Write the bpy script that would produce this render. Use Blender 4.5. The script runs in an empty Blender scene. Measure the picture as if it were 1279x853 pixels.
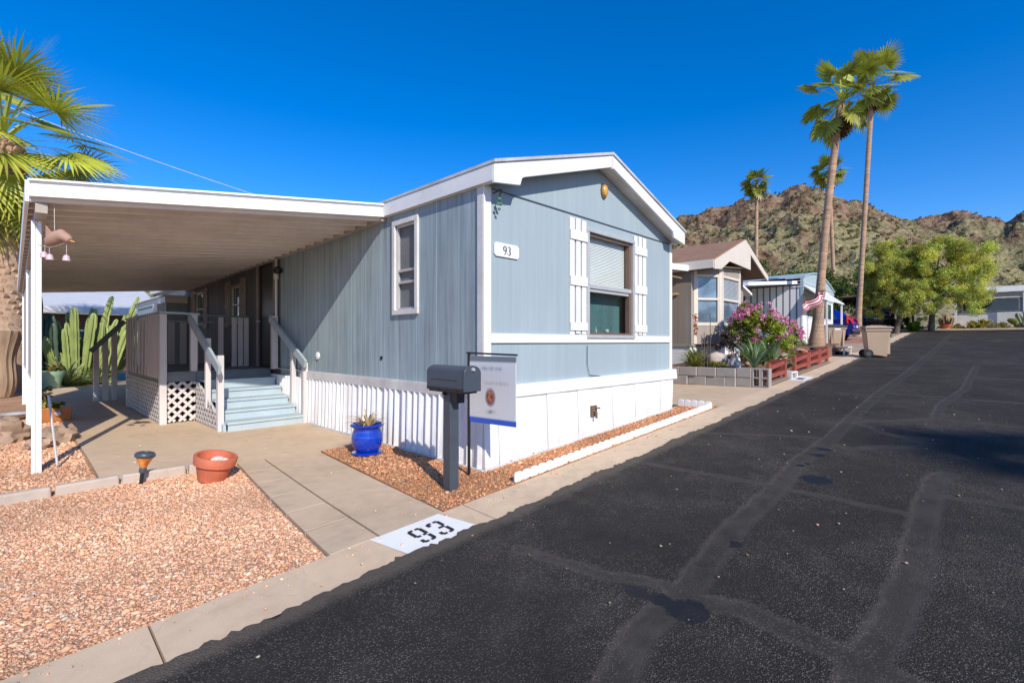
import bpy, bmesh, math, random
import numpy as np
from mathutils import Vector, Matrix

random.seed(7); rng = np.random.default_rng(11)
scene = bpy.context.scene
COL = scene.collection
R = math.radians

# ------------------------------------------------------------------ terrain
def G(u, v=0.0):
    """height of the ground; the street climbs along +x, the yard is level at the back"""
    uu = min(max(u, -9.0), 40.0)
    a = .05*uu + (.00023*uu*uu if uu > 0 else 0)
    if u > 40: a += .03*min(u-40, 160)
    if u < 0:
        w = min(1, max(0, v/4.5)); a *= 1 - w*w*(3-2*w)
    return a

# ------------------------------------------------------------------ object helpers
def tag(o, label=None, cat=None, group=None, kind=None):
    if label: o['label'] = label
    if cat: o['category'] = cat
    if group: o['group'] = group
    if kind: o['kind'] = kind
    return o

def thing(name, label, cat, loc=(0, 0, 0), rz=0, group=None):
    o = bpy.data.objects.new(name, None); COL.objects.link(o)
    o.empty_display_size = .2
    o.location = loc; o.rotation_euler = (0, 0, rz)
    return tag(o, label, cat, group)

def dup(root, loc=None, rz=None, label=None, scale=None):
    r = root.copy(); COL.objects.link(r)
    if loc is not None: r.location = loc
    if rz is not None: r.rotation_euler = (0, 0, rz)
    if scale is not None: r.scale = (scale,)*3
    if label: r['label'] = label
    for ch in list(root.children):
        c = ch.copy(); COL.objects.link(c); c.parent = r
        for g in list(ch.children):
            d = g.copy(); COL.objects.link(d); d.parent = c
    return r

def npmesh(name, V, F, mat, parent=None, cols=None, smooth=False, shift=None):
    """V (n,3) array, F (m,k) array of equal sized faces; cols = per vertex rgb"""
    V = np.asarray(V, dtype=np.float32)
    if shift is not None: V = V - np.asarray(shift, dtype=np.float32)
    F = np.asarray(F, dtype=np.int32)
    k = F.shape[1]
    me = bpy.data.meshes.new(name)
    me.vertices.add(len(V)); me.vertices.foreach_set('co', V.ravel())
    me.loops.add(F.size); me.loops.foreach_set('vertex_index', F.ravel())
    me.polygons.add(len(F))
    me.polygons.foreach_set('loop_start', np.arange(0, F.size, k, dtype=np.int32))
    me.update(calc_edges=True)
    if cols is not None:
        a = me.attributes.new('col', 'FLOAT_COLOR', 'POINT')
        c = np.ones((len(V), 4), dtype=np.float32); c[:, :3] = cols
        a.data.foreach_set('color', c.ravel())
    me.materials.append(mat)
    if smooth: me.polygons.foreach_set('use_smooth', [True]*len(F))
    o = bpy.data.objects.new(name, me); COL.objects.link(o)
    if parent: o.parent = parent
    return o

class MB:
    """collects shapes, then links them as ONE mesh object"""
    def __init__(s): s.v = []; s.f = []
    def add(s, vs, fs, M=None):
        b = len(s.v)
        s.v += [tuple(M @ Vector(p)) if M is not None else tuple(p) for p in vs]
        s.f += [tuple(b+i for i in f) for f in fs]
        return s
    def hexa(s, p):
        return s.add(p, [(0,3,2,1),(4,5,6,7),(0,1,5,4),(1,2,6,5),(2,3,7,6),(3,0,4,7)])
    def box(s, a, b, M=None):
        (x0,y0,z0),(x1,y1,z1) = a, b
        return s.add([(x0,y0,z0),(x1,y0,z0),(x1,y1,z0),(x0,y1,z0),(x0,y0,z1),(x1,y0,z1),(x1,y1,z1),(x0,y1,z1)],
                     [(0,3,2,1),(4,5,6,7),(0,1,5,4),(1,2,6,5),(2,3,7,6),(3,0,4,7)], M)
    def bar(s, p, q, w, h, up=(0,0,1)):
        p, q = Vector(p), Vector(q); d = (q-p).normalized(); up = Vector(up)
        x = d.cross(up)
        if x.length < 1e-4: x = d.cross(Vector((1,0,0)))
        x.normalize(); y = x.cross(d).normalized()
        c = [(-w/2,-h/2),(w/2,-h/2),(w/2,h/2),(-w/2,h/2)]
        return s.hexa([p+x*a+y*b for a,b in c] + [q+x*a+y*b for a,b in c])
    def tube(s, pts, r, n=10, caps=True):
        pts = [Vector(p) for p in pts]
        rs = r if isinstance(r, (list, tuple)) else [r]*len(pts)
        vs = []; fs = []
        ref = None
        for i, p in enumerate(pts):
            d = (pts[min(i+1,len(pts)-1)] - pts[max(i-1,0)]).normalized()
            if ref is None:
                ref = d.orthogonal().normalized()
            x = (ref - d*ref.dot(d)).normalized(); ref = x; y = d.cross(x)
            for k in range(n):
                t = 2*math.pi*k/n
                vs.append(p + (x*math.cos(t)+y*math.sin(t))*rs[i])
        for i in range(len(pts)-1):
            for k in range(n):
                a = i*n+k; b = i*n+(k+1)%n
                fs.append((a, b, b+n, a+n))
        if caps:
            fs.append(tuple(range(n-1,-1,-1))); m = (len(pts)-1)*n
            fs.append(tuple(range(m, m+n)))
        return s.add(vs, fs)
    def lathe(s, prof, n=24, c=(0,0,0), M=None, star=0, nst=8):
        vs = []; fs = []
        for (r, z) in prof:
            for k in range(n):
                t = 2*math.pi*k/n; rr = r*(1+star*math.cos(nst*t))
                vs.append((c[0]+rr*math.cos(t), c[1]+rr*math.sin(t), c[2]+z))
        for i in range(len(prof)-1):
            for k in range(n):
                a = i*n+k; b = i*n+(k+1)%n
                fs.append((a, b, b+n, a+n))
        fs.append(tuple(range(n-1,-1,-1))); m = (len(prof)-1)*n
        fs.append(tuple(range(m, m+n)))
        return s.add(vs, fs, M)
    def prism(s, poly, d):
        """poly: list of 3d points (planar), d: extrusion vector"""
        n = len(poly); d = Vector(d)
        vs = [Vector(p) for p in poly] + [Vector(p)+d for p in poly]
        fs = [tuple(range(n-1,-1,-1)), tuple(range(n, 2*n))]
        fs += [(i, (i+1)%n, (i+1)%n+n, i+n) for i in range(n)]
        return s.add(vs, fs)
    def build(s, name, mat, parent=None, world=True, smooth=False, bevel=0, segs=2, angle=35):
        me = bpy.data.meshes.new(name)
        off = Vector(parent.location) if (parent is not None and world) else Vector((0,0,0))
        pp = parent
        while pp is not None and world and pp.parent is not None:
            pp = pp.parent; off += Vector(pp.location)
        me.from_pydata([tuple(Vector(p)-off) for p in s.v], [], s.f)
        bm = bmesh.new(); bm.from_mesh(me)
        bmesh.ops.recalc_face_normals(bm, faces=bm.faces)
        bm.to_mesh(me); bm.free()
        me.materials.append(mat)
        if smooth:
            me.polygons.foreach_set('use_smooth', [True]*len(me.polygons))
            me.set_sharp_from_angle(angle=R(angle))
        o = bpy.data.objects.new(name, me); COL.objects.link(o)
        if parent: o.parent = parent
        if bevel:
            m = o.modifiers.new('b', 'BEVEL'); m.width = bevel; m.segments = segs
            m.limit_method = 'ANGLE'; m.angle_limit = R(40)
        return o

# ------------------------------------------------------------------ materials
class NT:
    def __init__(s, name):
        s.m = bpy.data.materials.new(name); s.m.use_nodes = True
        s.t = s.m.node_tree; s.t.nodes.clear()
        s.out = s.n('ShaderNodeOutputMaterial'); s.b = s.n('ShaderNodeBsdfPrincipled')
        s.l(s.b.outputs[0], s.out.inputs[0])
        s.geo = None
    def n(s, t, **kw):
        x = s.t.nodes.new(t)
        for k, v in kw.items(): setattr(x, k, v)
        return x
    def l(s, a, b): s.t.links.new(a, b)
    def pos(s):
        if s.geo is None: s.geo = s.n('ShaderNodeNewGeometry')
        return s.geo.outputs['Position']
    def obj(s):
        return s.n('ShaderNodeTexCoord').outputs['Object']
    def mapv(s, vec, scale=(1,1,1), rot=(0,0,0), loc=(0,0,0)):
        m = s.n('ShaderNodeMapping'); m.inputs['Scale'].default_value = scale
        m.inputs['Rotation'].default_value = rot; m.inputs['Location'].default_value = loc
        s.l(vec, m.inputs['Vector']); return m.outputs[0]
    def noise(s, vec, scale, detail=4, rough=.55, dist=0):
        x = s.n('ShaderNodeTexNoise'); x.inputs['Scale'].default_value = scale
        x.inputs['Detail'].default_value = detail; x.inputs['Roughness'].default_value = rough
        x.inputs['Distortion'].default_value = dist
        s.l(vec, x.inputs['Vector']); return x.outputs['Fac']
    def voro(s, vec, scale, feat='F1', out='Distance', rnd=1):
        x = s.n('ShaderNodeTexVoronoi', feature=feat); x.inputs['Scale'].default_value = scale
        x.inputs['Randomness'].default_value = rnd
        s.l(vec, x.inputs['Vector']); return x.outputs[out]
    def ramp(s, fac, stops, interp='LINEAR'):
        r = s.n('ShaderNodeValToRGB'); e = r.color_ramp.elements; r.color_ramp.interpolation = interp
        while len(e) < len(stops): e.new(.5)
        for i, (p, c) in enumerate(stops):
            e[i].position = p
            e[i].color = (c, c, c, 1) if isinstance(c, (int, float)) else (*c, 1)
        s.l(fac, r.inputs[0]); return r.outputs[0]
    def math(s, op, a, b=0.0, c=None):
        m = s.n('ShaderNodeMath', operation=op)
        for i, x in enumerate((a, b) if c is None else (a, b, c)):
            if isinstance(x, (int, float)): m.inputs[i].default_value = x
            else: s.l(x, m.inputs[i])
        return m.outputs[0]
    def mix(s, fac, a, b, mode='MIX'):
        m = s.n('ShaderNodeMix', data_type='RGBA', blend_type=mode)
        for x, i in ((fac, 0), (a, 6), (b, 7)):
            if isinstance(x, (int, float)): m.inputs[i].default_value = x
            elif isinstance(x, (tuple, list)): m.inputs[i].default_value = (*x, 1)
            else: s.l(x, m.inputs[i])
        return m.outputs[2]
    def sep(s, vec):
        x = s.n('ShaderNodeSeparateXYZ'); s.l(vec, x.inputs[0]); return x.outputs
    def attr(s, name, out='Color'):
        a = s.n('ShaderNodeAttribute'); a.attribute_name = name; return a.outputs[out]
    def color(s, c):
        if isinstance(c, (tuple, list)): s.b.inputs['Base Color'].default_value = (*c, 1)
        else: s.l(c, s.b.inputs['Base Color'])
    def rough(s, r):
        if isinstance(r, (int, float)): s.b.inputs['Roughness'].default_value = r
        else: s.l(r, s.b.inputs['Roughness'])
    def bump(s, h, strength=.3, dist=.01):
        b = s.n('ShaderNodeBump'); b.inputs['Strength'].default_value = strength
        b.inputs['Distance'].default_value = dist
        s.l(h, b.inputs['Height']); s.l(b.outputs[0], s.b.inputs['Normal'])

def sc(c, k): return tuple(min(1, x*k) for x in c)

def mat_plain(name, c, rough=.55, var=.18, vscale=3, bump=.15, bscale=70, metal=0, dirt=0, spec=.5, coat=0, streak=False):
    t = NT(name); P = t.pos()
    if streak: P2 = t.mapv(P, (1, 1, .12))
    else: P2 = P
    n1 = t.noise(P2, vscale, 5); n2 = t.noise(P, vscale*9, 3)
    f = t.math('ADD', t.math('MULTIPLY', n1, .65), t.math('MULTIPLY', n2, .35))
    col = t.ramp(f, [(.3, sc(c, 1-var)), (.55, c), (.75, sc(c, 1+var*.6))])
    if dirt:
        d = t.ramp(t.noise(P, 1.7, 6, .65), [(.48, 0), (.72, 1)])
        col = t.mix(t.math('MULTIPLY', d, dirt), col, sc((.22, .16, .11), 1))
    t.color(col); t.rough(rough); t.b.inputs['Metallic'].default_value = metal
    t.b.inputs['Specular IOR Level'].default_value = spec
    t.b.inputs['Coat Weight'].default_value = coat
    if bump: t.bump(t.noise(P, bscale, 4), bump, .006)
    return t.m

def mat_leaf(name, rough=.55, trans=.35, spec=.25):
    t = NT(name); c = t.attr('col')
    t.color(c); t.rough(rough); t.b.inputs['Specular IOR Level'].default_value = spec
    tr = t.n('ShaderNodeBsdfTranslucent'); t.l(t.mix(1.0, c, (1.0, 1.0, .5), 'MULTIPLY'), tr.inputs[0])
    mx = t.n('ShaderNodeMixShader'); mx.inputs[0].default_value = trans
    t.l(t.b.outputs[0], mx.inputs[1]); t.l(tr.outputs[0], mx.inputs[2]); t.l(mx.outputs[0], t.out.inputs[0])
    return t.m

def mat_vcol(name, rough=.85, bump=0):
    t = NT(name); P = t.pos()
    n = t.noise(P, 60, 4)
    t.color(t.mix(.6, t.attr('col'), t.ramp(n, [(.3, .55), (.7, 1.25)]), 'MULTIPLY')); t.rough(rough)
    if bump: t.bump(n, bump, .01)
    return t.m

def mat_siding(name, c, axis, pitch=.203, var=.22, groove=.03, light=True, dk=.45):
    """T1-11 panelling: vertical grooves along world x ('x') or y ('y'), streaky weathered paint"""
    t = NT(name); P = t.pos(); x, y, z = t.sep(P)
    s = x if axis == 'x' else y
    k = t.math('FRACT', t.math('DIVIDE', s, pitch))
    g = t.math('LESS_THAN', k, groove)
    st = t.mapv(P, (14, 14, .5)); st2 = t.mapv(P, (60, 60, 1.2))
    a = t.noise(st, 1, 4, .6); b = t.noise(st2, 1, 5, .7); w = t.noise(P, .8, 5, .6)
    f = t.math('ADD', t.math('ADD', t.math('MULTIPLY', a, .4), t.math('MULTIPLY', b, .35)), t.math('MULTIPLY', w, .25))
    col = t.ramp(f, [(.32, sc(c, 1-var)), (.5, c), (.66, sc(c, 1+var*.9)), (.8, sc((.8, .8, .8), (c[0]+c[2])*.75))])
    # plywood board edges: every fourth groove is a pale worn joint
    k4 = t.math('LESS_THAN', t.math('FRACT', t.math('DIVIDE', s, pitch*2)), groove*.7)
    col = t.mix(t.math('MULTIPLY', g, dk), col, sc(c, .55))
    if light: col = t.mix(t.math('MULTIPLY', k4, .85), col, sc(c, 1.7))
    # rain splash near the foot and faint chalking
    col = t.mix(t.math('MULTIPLY', t.ramp(t.noise(t.mapv(P, (3, 3, .4)), 1, 5), [(.5, 0), (.75, 1)]), .18), col, (.5, .55, .56))
    t.color(col); t.rough(.68); t.b.inputs['Specular IOR Level'].default_value = .3
    h = t.math('ADD', t.math('MULTIPLY', b, .35), t.math('MULTIPLY', g, -1.0))
    t.bump(h, .34, .006)
    return t.m

def mat_gravel(name, cs, scale=55, bump=.9):
    t = NT(name); P = t.pos()
    v = t.n('ShaderNodeTexVoronoi'); v.inputs['Scale'].default_value = scale; t.l(P, v.inputs['Vector'])
    r = t.sep(v.outputs['Color'])
    n = len(cs); col = t.ramp(r[0], [(i/(n-.5), c) for i, c in enumerate(cs)], 'CONSTANT')
    d = t.ramp(v.outputs['Distance'], [(.2, 1.0), (.8, .55)])
    col = t.mix(1, col, d, 'MULTIPLY')
    big = t.ramp(t.noise(P, 1.3, 5), [(.3, .72), (.7, 1.18)])
    col = t.mix(1, col, big, 'MULTIPLY')
    t.color(col); t.rough(.9); t.b.inputs['Specular IOR Level'].default_value = .2
    t.bump(t.math('SUBTRACT', 1, v.outputs['Distance']), bump, .02)
    return t.m

def mat_concrete(name, c=(.42, .34, .27), var=.2):
    t = NT(name); P = t.pos()
    a = t.noise(P, 1.1, 6, .62); b = t.noise(P, 9, 5, .6); s = t.voro(P, 260)
    f = t.math('ADD', t.math('MULTIPLY', a, .6), t.math('MULTIPLY', b, .4))
    col = t.ramp(f, [(.3, sc(c, 1-var)), (.5, c), (.7, sc(c, 1+var*.7))])
    col = t.mix(.5, col, t.ramp(s, [(.1, .72), (.4, 1.05)]), 'MULTIPLY')
    # stains and pits
    st = t.ramp(t.noise(P, 2.6, 6, .7, .6), [(.60, 0), (.70, 1)])
    col = t.mix(t.math('MULTIPLY', st, .28), col, sc(c, .45))
    pit = t.ramp(t.noise(P, 34, 2), [(.72, 0), (.76, 1)])
    col = t.mix(t.math('MULTIPLY', pit, .5), col, sc(c, .35))
    # hairline cracks
    warp = t.n('ShaderNodeVectorMath', operation='ADD')
    nz = t.n('ShaderNodeTexNoise'); nz.inputs['Scale'].default_value = 2.5; nz.inputs['Detail'].default_value = 5
    t.l(P, nz.inputs['Vector']); t.l(P, warp.inputs[0]); t.l(nz.outputs['Color'], warp.inputs[1])
    cr = t.ramp(t.voro(warp.outputs[0], .42, 'DISTANCE_TO_EDGE'), [(.0, 1), (.006, 0)])
    col = t.mix(t.math('MULTIPLY', cr, .13), col, sc(c, .35))
    t.color(col); t.rough(.88); t.b.inputs['Specular IOR Level'].default_value = .25
    t.bump(t.math('ADD', t.math('MULTIPLY', s, .6), b), .35, .005)
    return t.m

def mat_glass(name, tint=(.03, .05, .06), rough=.03, spec=.8):
    t = NT(name); P = t.pos()
    t.color(t.ramp(t.noise(P, 1.4, 4), [(.35, sc(tint, .6)), (.65, sc(tint, 1.6))])); t.rough(rough)
    t.b.inputs['Specular IOR Level'].default_value = spec
    t.bump(t.noise(P, 1.3, 2), .05, .02)
    return t.m

WHITE = mat_plain('white_paint', (.78, .77, .74), .5, .08, 2.5, .12, 60, dirt=.12)
WHITE_OLD = mat_plain('weathered_white_paint', (.66, .64, .61), .6, .2, 3, .25, 45, dirt=.3, streak=True)
RAILWHITE = mat_plain('rail_paint', (.62, .57, .54), .6, .15, 6, .2, 60, dirt=.15, streak=True)
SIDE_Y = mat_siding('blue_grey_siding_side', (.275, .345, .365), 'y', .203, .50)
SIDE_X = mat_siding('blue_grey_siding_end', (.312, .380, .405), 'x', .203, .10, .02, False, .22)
STEP = mat_plain('pale_blue_deck_paint', (.41, .49, .525), .55, .10, 4, .2, 80, dirt=.15)
DECKDARK = mat_plain('grey_blue_deck_boards', (.17, .20, .215), .6, .15, 5, .2, 60)
HANDRAIL = mat_plain('grey_blue_rail_paint', (.36, .43, .46), .5, .12, 6, .15, 60)
CEIL = mat_plain('beige_metal_pan', (.76, .705, .63), .36, .12, 1.5, .05, 30, streak=False, dirt=.2)
FASC = mat_plain('white_metal_fascia', (.86, .86, .84), .35, .04, 2, .05, 30)
ROOFW = mat_plain('grey_white_roof_coating', (.52, .52, .52), .75, .3, 5, .4, 25, dirt=.3)
BLACK = mat_plain('dark_door', (.012, .012, .014), .35, .3, 3, .1, 40)
GLASS = mat_glass('window_glass', (.04, .085, .095))
SCREEN = mat_plain('grey_insect_screen', (.16, .165, .165), .7, .2, 4, .3, 300)
BRONZE = mat_plain('bronze_window_frame', (.16, .10, .07), .45, .2, 8, .05, 50)
ALU = mat_plain('aluminium_frame', (.55, .54, .52), .4, .1, 8, .05, 50, metal=.3)
GREYFRAME = mat_plain('weathered_shutter_brown', (.30, .25, .225), .65, .25, 6, .3, 50)
CONC = mat_concrete('driveway_concrete', (.58, .43, .285))
CURBM = mat_concrete('curb_concrete', (.60, .45, .30))
PATHM = mat_concrete('walkway_concrete', (.55, .41, .275))
EDGEM = mat_concrete('edging_concrete', (.50, .41, .33))
SALMON = [(.76, .405, .22), (.80, .465, .275), (.70, .34, .175), (.83, .525, .335), (.76, .42, .235), (.63, .305, .165), (.84, .58, .39), (.78, .44, .25)]
GRAV = mat_gravel('salmon_gravel_bed', [sc(c, .95) for c in SALMON], 95, .6)
RUST = [(.68, .31, .125), (.62, .26, .10), (.72, .36, .17), (.64, .29, .13), (.74, .43, .25), (.54, .22, .095)]
GRAVR = mat_gravel('rust_granite_bed', RUST, 110, .7)
DIRT = mat_plain('dry_desert_soil', (.36, .26, .19), .95, .25, .5, .5, 8)
PEBM = mat_vcol('pebble_stone', .8)
LEAF = mat_leaf('leaf'); PALMLEAF = mat_leaf('palm_leaf', .42, .28, .4); PETAL = mat_leaf('petal', .6, .35)
BARK = mat_plain('palm_bark', (.44, .29, .19), .9, .35, 8, .9, 22)
TREEBARK = mat_plain('tree_bark', (.13, .095, .07), .9, .35, 9, .9, 25)
BLUEPOT = mat_plain('cobalt_glaze', (.006, .045, .42), .16, .3, 5, .05, 20, coat=.6)
TERRA = mat_plain('terracotta', (.56, .145, .07), .7, .25, 7, .2, 60, dirt=.12)
MAILM = mat_plain('charcoal_metal', (.060, .072, .088), .38, .15, 8, .1, 90)
PORCHWALL = mat_siding('shade_darkened_porch_panelling', (.105, .105, .105), 'y', .203, .4)  # dark panelling, its colour lowered further to deepen the carport shade
DARK = mat_plain('black_plastic', (.016, .016, .018), .4, .2, 6, .1, 60)
TAUPE_Y = mat_siding('taupe_siding_side', (.27, .225, .18), 'y', .3, .15, .03, False)
TAUPE_X = mat_siding('taupe_siding_front', (.33, .285, .235), 'x', .25, .12, .03, False)
CREAM = mat_plain('cream_trim', (.66, .585, .48), .6, .08, 3, .1, 60)
SHING = mat_plain('brown_shingle', (.30, .165, .095), .9, .3, 4, .6, 30)
SOFF = mat_plain('brown_soffit', (.22, .155, .11), .7, .15, 3, .1, 50)
BLOCK = mat_plain('cinder_block', (.35, .315, .28), .95, .18, 6, .6, 90, dirt=.15)
REDW = mat_plain('red_stained_timber', (.30, .062, .038), .6, .3, 7, .3, 50, dirt=.15)
CARTM = mat_plain('tan_cart_plastic', (.46, .33, .22), .5, .08, 4, .08, 80)
WATERGREEN = mat_plain('sage_glaze', (.30, .46, .32), .35, .1, 6, .05, 30)
ORANGEBOX = mat_plain('orange_glazed_planter', (.44, .15, .035), .45, .25, 6, .1, 40)
ROCKM = mat_plain('tan_rock', (.40, .27, .18), .9, .35, 3, .9, 12)
AQUA = mat_plain('pale_aqua_metal', (.38, .47, .49), .45, .1, 4, .05, 40)
GREENW = mat_plain('dark_green_panel', (.02, .13, .11), .6, .2, 3, .1, 40)

# ------------------------------------------------------------------ foliage builders (numpy)
def rand_dirs(n, r=rng):
    d = r.normal(size=(n, 3)); return d/np.linalg.norm(d, axis=1)[:, None]

def leaf_cloud(pts, L, W, cols, r=rng, droop=0.0, up=.0):
    """one bent diamond leaf (2 triangles -> quad) at each point"""
    n = len(pts)
    a = rand_dirs(n, r); a[:, 2] = a[:, 2]*(1-.5*droop) - droop + up; a /= np.linalg.norm(a, axis=1)[:, None]
    b = np.cross(a, rand_dirs(n, r)); b /= np.linalg.norm(b, axis=1)[:, None]+1e-9
    l = L*r.uniform(.6, 1.3, n)[:, None]; w = W*r.uniform(.7, 1.2, n)[:, None]
    V = np.stack([pts, pts+a*l*.5+b*w*.5, pts+a*l, pts+a*l*.5-b*w*.5], 1).reshape(-1, 3)
    F = np.arange(n*4).reshape(n, 4)
    C = np.repeat(cols, 4, axis=0)
    return V, F, C

def crown_points(clumps, n, r=rng, shell=.55):
    """clumps: (x,y,z,rx,ry,rz); uneven clump-in-clump scatter"""
    clumps = np.array(clumps, dtype=float)
    wts = clumps[:, 3]*clumps[:, 4]*clumps[:, 5]; wts /= wts.sum()
    idx = r.choice(len(clumps), n, p=wts)
    rad = (shell + (1-shell)*r.random(n))[:, None]
    keep = r.random(n) < .25
    rad[keep] *= r.random((keep.sum(), 1))
    p = clumps[idx, :3] + rand_dirs(n, r)*clumps[idx, 3:6]*rad
    return p, idx

def sub_clumps(clumps, k, f=(.22, .42), r=rng):
    out = []
    for c in clumps:
        for _ in range(k):
            d = rand_dirs(1, r)[0]; q = r.uniform(.45, 1.0); s = r.uniform(*f)
            out.append((c[0]+d[0]*c[3]*q, c[1]+d[1]*c[4]*q, c[2]+d[2]*c[5]*q, c[3]*s, c[4]*s, c[5]*s))
    return out

def leaf_colors(p, idx, base, nclump, r=rng, var=.3):
    base = np.array(base); k = r.uniform(1-var, 1+var, nclump)[idx] * r.uniform(.75, 1.25, len(p))
    hue = r.uniform(-.12, .12, nclump)[idx]
    C = base[None, :]*k[:, None]
    C[:, 0] *= 1+hue; C[:, 2] *= 1-hue
    return np.clip(C, 0, 1)

def tree(name, label, base, trunk_top, tr, clumps, nleaf, leaf, col, cat='tree', group=None, limbs=4, sub=14, droop=0.2, seed=1, bark=None, var=.3, fsz=(.22, .42)):
    r = np.random.default_rng(seed)
    t = thing(name, label, cat, base, group=group)
    B = Vector(base)
    mb = MB(); top = B+Vector(trunk_top)
    mid = B+Vector(trunk_top)*.5+Vector((r.uniform(-.1, .1), r.uniform(-.1, .1), 0))
    mb.tube([B-Vector((0, 0, .15)), B+Vector((0, 0, .08)), mid, top], [tr*1.35, tr*1.05, tr*.85, tr*.65], 10)
    wc = [(c[0]+B.x, c[1]+B.y, c[2]+B.z, c[3], c[4], c[5]) for c in clumps]
    for i in range(limbs):
        c = wc[i % len(wc)]
        e = Vector((c[0]+r.uniform(-.5, .5)*c[3], c[1]+r.uniform(-.5, .5)*c[4], c[2]+r.uniform(-.3, .6)*c[5]))
        m = top.lerp(e, .5)+Vector((r.uniform(-.2, .2), r.uniform(-.2, .2), r.uniform(0, .3)))
        mb.tube([top-Vector((0, 0, .05)), m, e], [tr*.5, tr*.3, tr*.08], 7)
    mb.build('trunk', bark or TREEBARK, t, smooth=True, angle=60)
    sc_ = sub_clumps(wc, sub, fsz, r)
    p, idx = crown_points(sc_, nleaf, r, .3)
    C = leaf_colors(p, idx, col, len(sc_), r, var)
    V, F, CC = leaf_cloud(p, leaf[0], leaf[1], C, r, droop)
    npmesh('crown', V, F, LEAF, t, CC, shift=base)
    return t

def blade_rosette(nb, L, W, c0, c1, r, elev=(20, 85), curl=.25, segs=4, fold=.15):
    """sword leaves from one centre (local coordinates)"""
    V = []; F = []; C = []
    for i in range(nb):
        az = i*2.39996 + r.uniform(-.3, .3); el = R(r.uniform(*elev)); l = L*r.uniform(.7, 1.1); w = W*r.uniform(.8, 1.15)
        d = np.array([math.cos(az), math.sin(az), 0]); side = np.array([-math.sin(az), math.cos(az), 0])
        col = np.array(c0)+(np.array(c1)-np.array(c0))*r.random(); col = col*r.uniform(.75, 1.2)
        b = len(V)
        for k in range(segs+1):
            t = k/segs; e = el-curl*t*t
            ww = w*(1-t**2.2)*(0.75+.5*math.sin(min(1, t*1.6)*math.pi/2))*.5+.0015
            p = d*(l*t*math.cos(e)+.02) + np.array([0, 0, l*t*math.sin(e)])
            nrm = np.array([-d[0]*math.sin(e), -d[1]*math.sin(e), math.cos(e)])
            V += [p-side*ww+nrm*ww*fold*2, p, p+side*ww+nrm*ww*fold*2]
            C += [col*(.85+.3*t)]*3
        for k in range(segs):
            a = b+k*3
            F += [(a, a+1, a+4, a+3), (a+1, a+2, a+5, a+4)]
    return np.array(V), np.array(F), np.clip(np.array(C), 0, 1)

def fan_frond(az, el, Lp, Rb, nseg, r, col, droop=.5, spread=115, w=.055):
    """Washingtonia leaf: arching petiole + pleated fan of drooping segments (local to crown centre)"""
    V = []; F = []; C = []
    d = np.array([math.cos(az), math.sin(az), 0]); s = np.array([-math.sin(az), math.cos(az), 0]); up = np.array([0, 0, 1.])
    pts = []; n = 5
    for k in range(n+1):
        t = k/n; e = el-.35*t*t
        prev = pts[-1] if pts else np.zeros(3)
        pts.append(prev + (d*math.cos(e)+up*math.sin(e))*(Lp/n if k else 0))
    for k, p in enumerate(pts):
        ww = .035*(1-.5*k/n); V += [p-s*ww, p+s*ww]; C += [np.array(col)*.9+np.array([.10, .09, .01])]*2
        if k: a = len(V)-4; F.append((a, a+1, a+3, a+2))
    e = el-.45; fwd = d*math.cos(e)+up*math.sin(e); nrm = np.cross(s, fwd)
    if nrm[2] < 0: nrm = -nrm
    hub = pts[-1]; roll = r.uniform(-.5, .5)
    s2 = s*math.cos(roll)+nrm*math.sin(roll)
    for i in range(nseg):
        a = R(-spread+2*spread*i/(nseg-1)) + r.uniform(-.03, .03)
        dirv = fwd*math.cos(a)+s2*math.sin(a)
        l = Rb*(0.82+.22*math.cos(a*.8))*r.uniform(.9, 1.08)
        perp = -fwd*math.sin(a)+s2*math.cos(a)
        cc = np.array(col)*r.uniform(.7, 1.25)
        cc = cc + np.array([.10, .075, 0])*(r.random()**3)
        b = len(V); p = hub.copy(); dd = dirv.copy(); ns = 4
        for k in range(ns+1):
            t = k/ns
            ww = w*(.35+1.0*math.sin(min(1, t*1.5+.12)*math.pi*.5))*(1-t**3*.97)*.5*(Rb/1.2)
            V += [p-perp*ww, p+perp*ww+nrm*ww*.6]
            tip = np.array([.17, .13, .055])
            c3 = cc*(.85+.3*t)*(1-.5*t**4)+tip*.5*t**4
            C += [c3, c3]
            p = p+dd*l/ns
            dd = dd - up*droop*(.1+.55*t*t); dd /= np.linalg.norm(dd)
        for k in range(ns):
            q = b+k*2; F.append((q, q+1, q+3, q+2))
    return V, F, C

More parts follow.
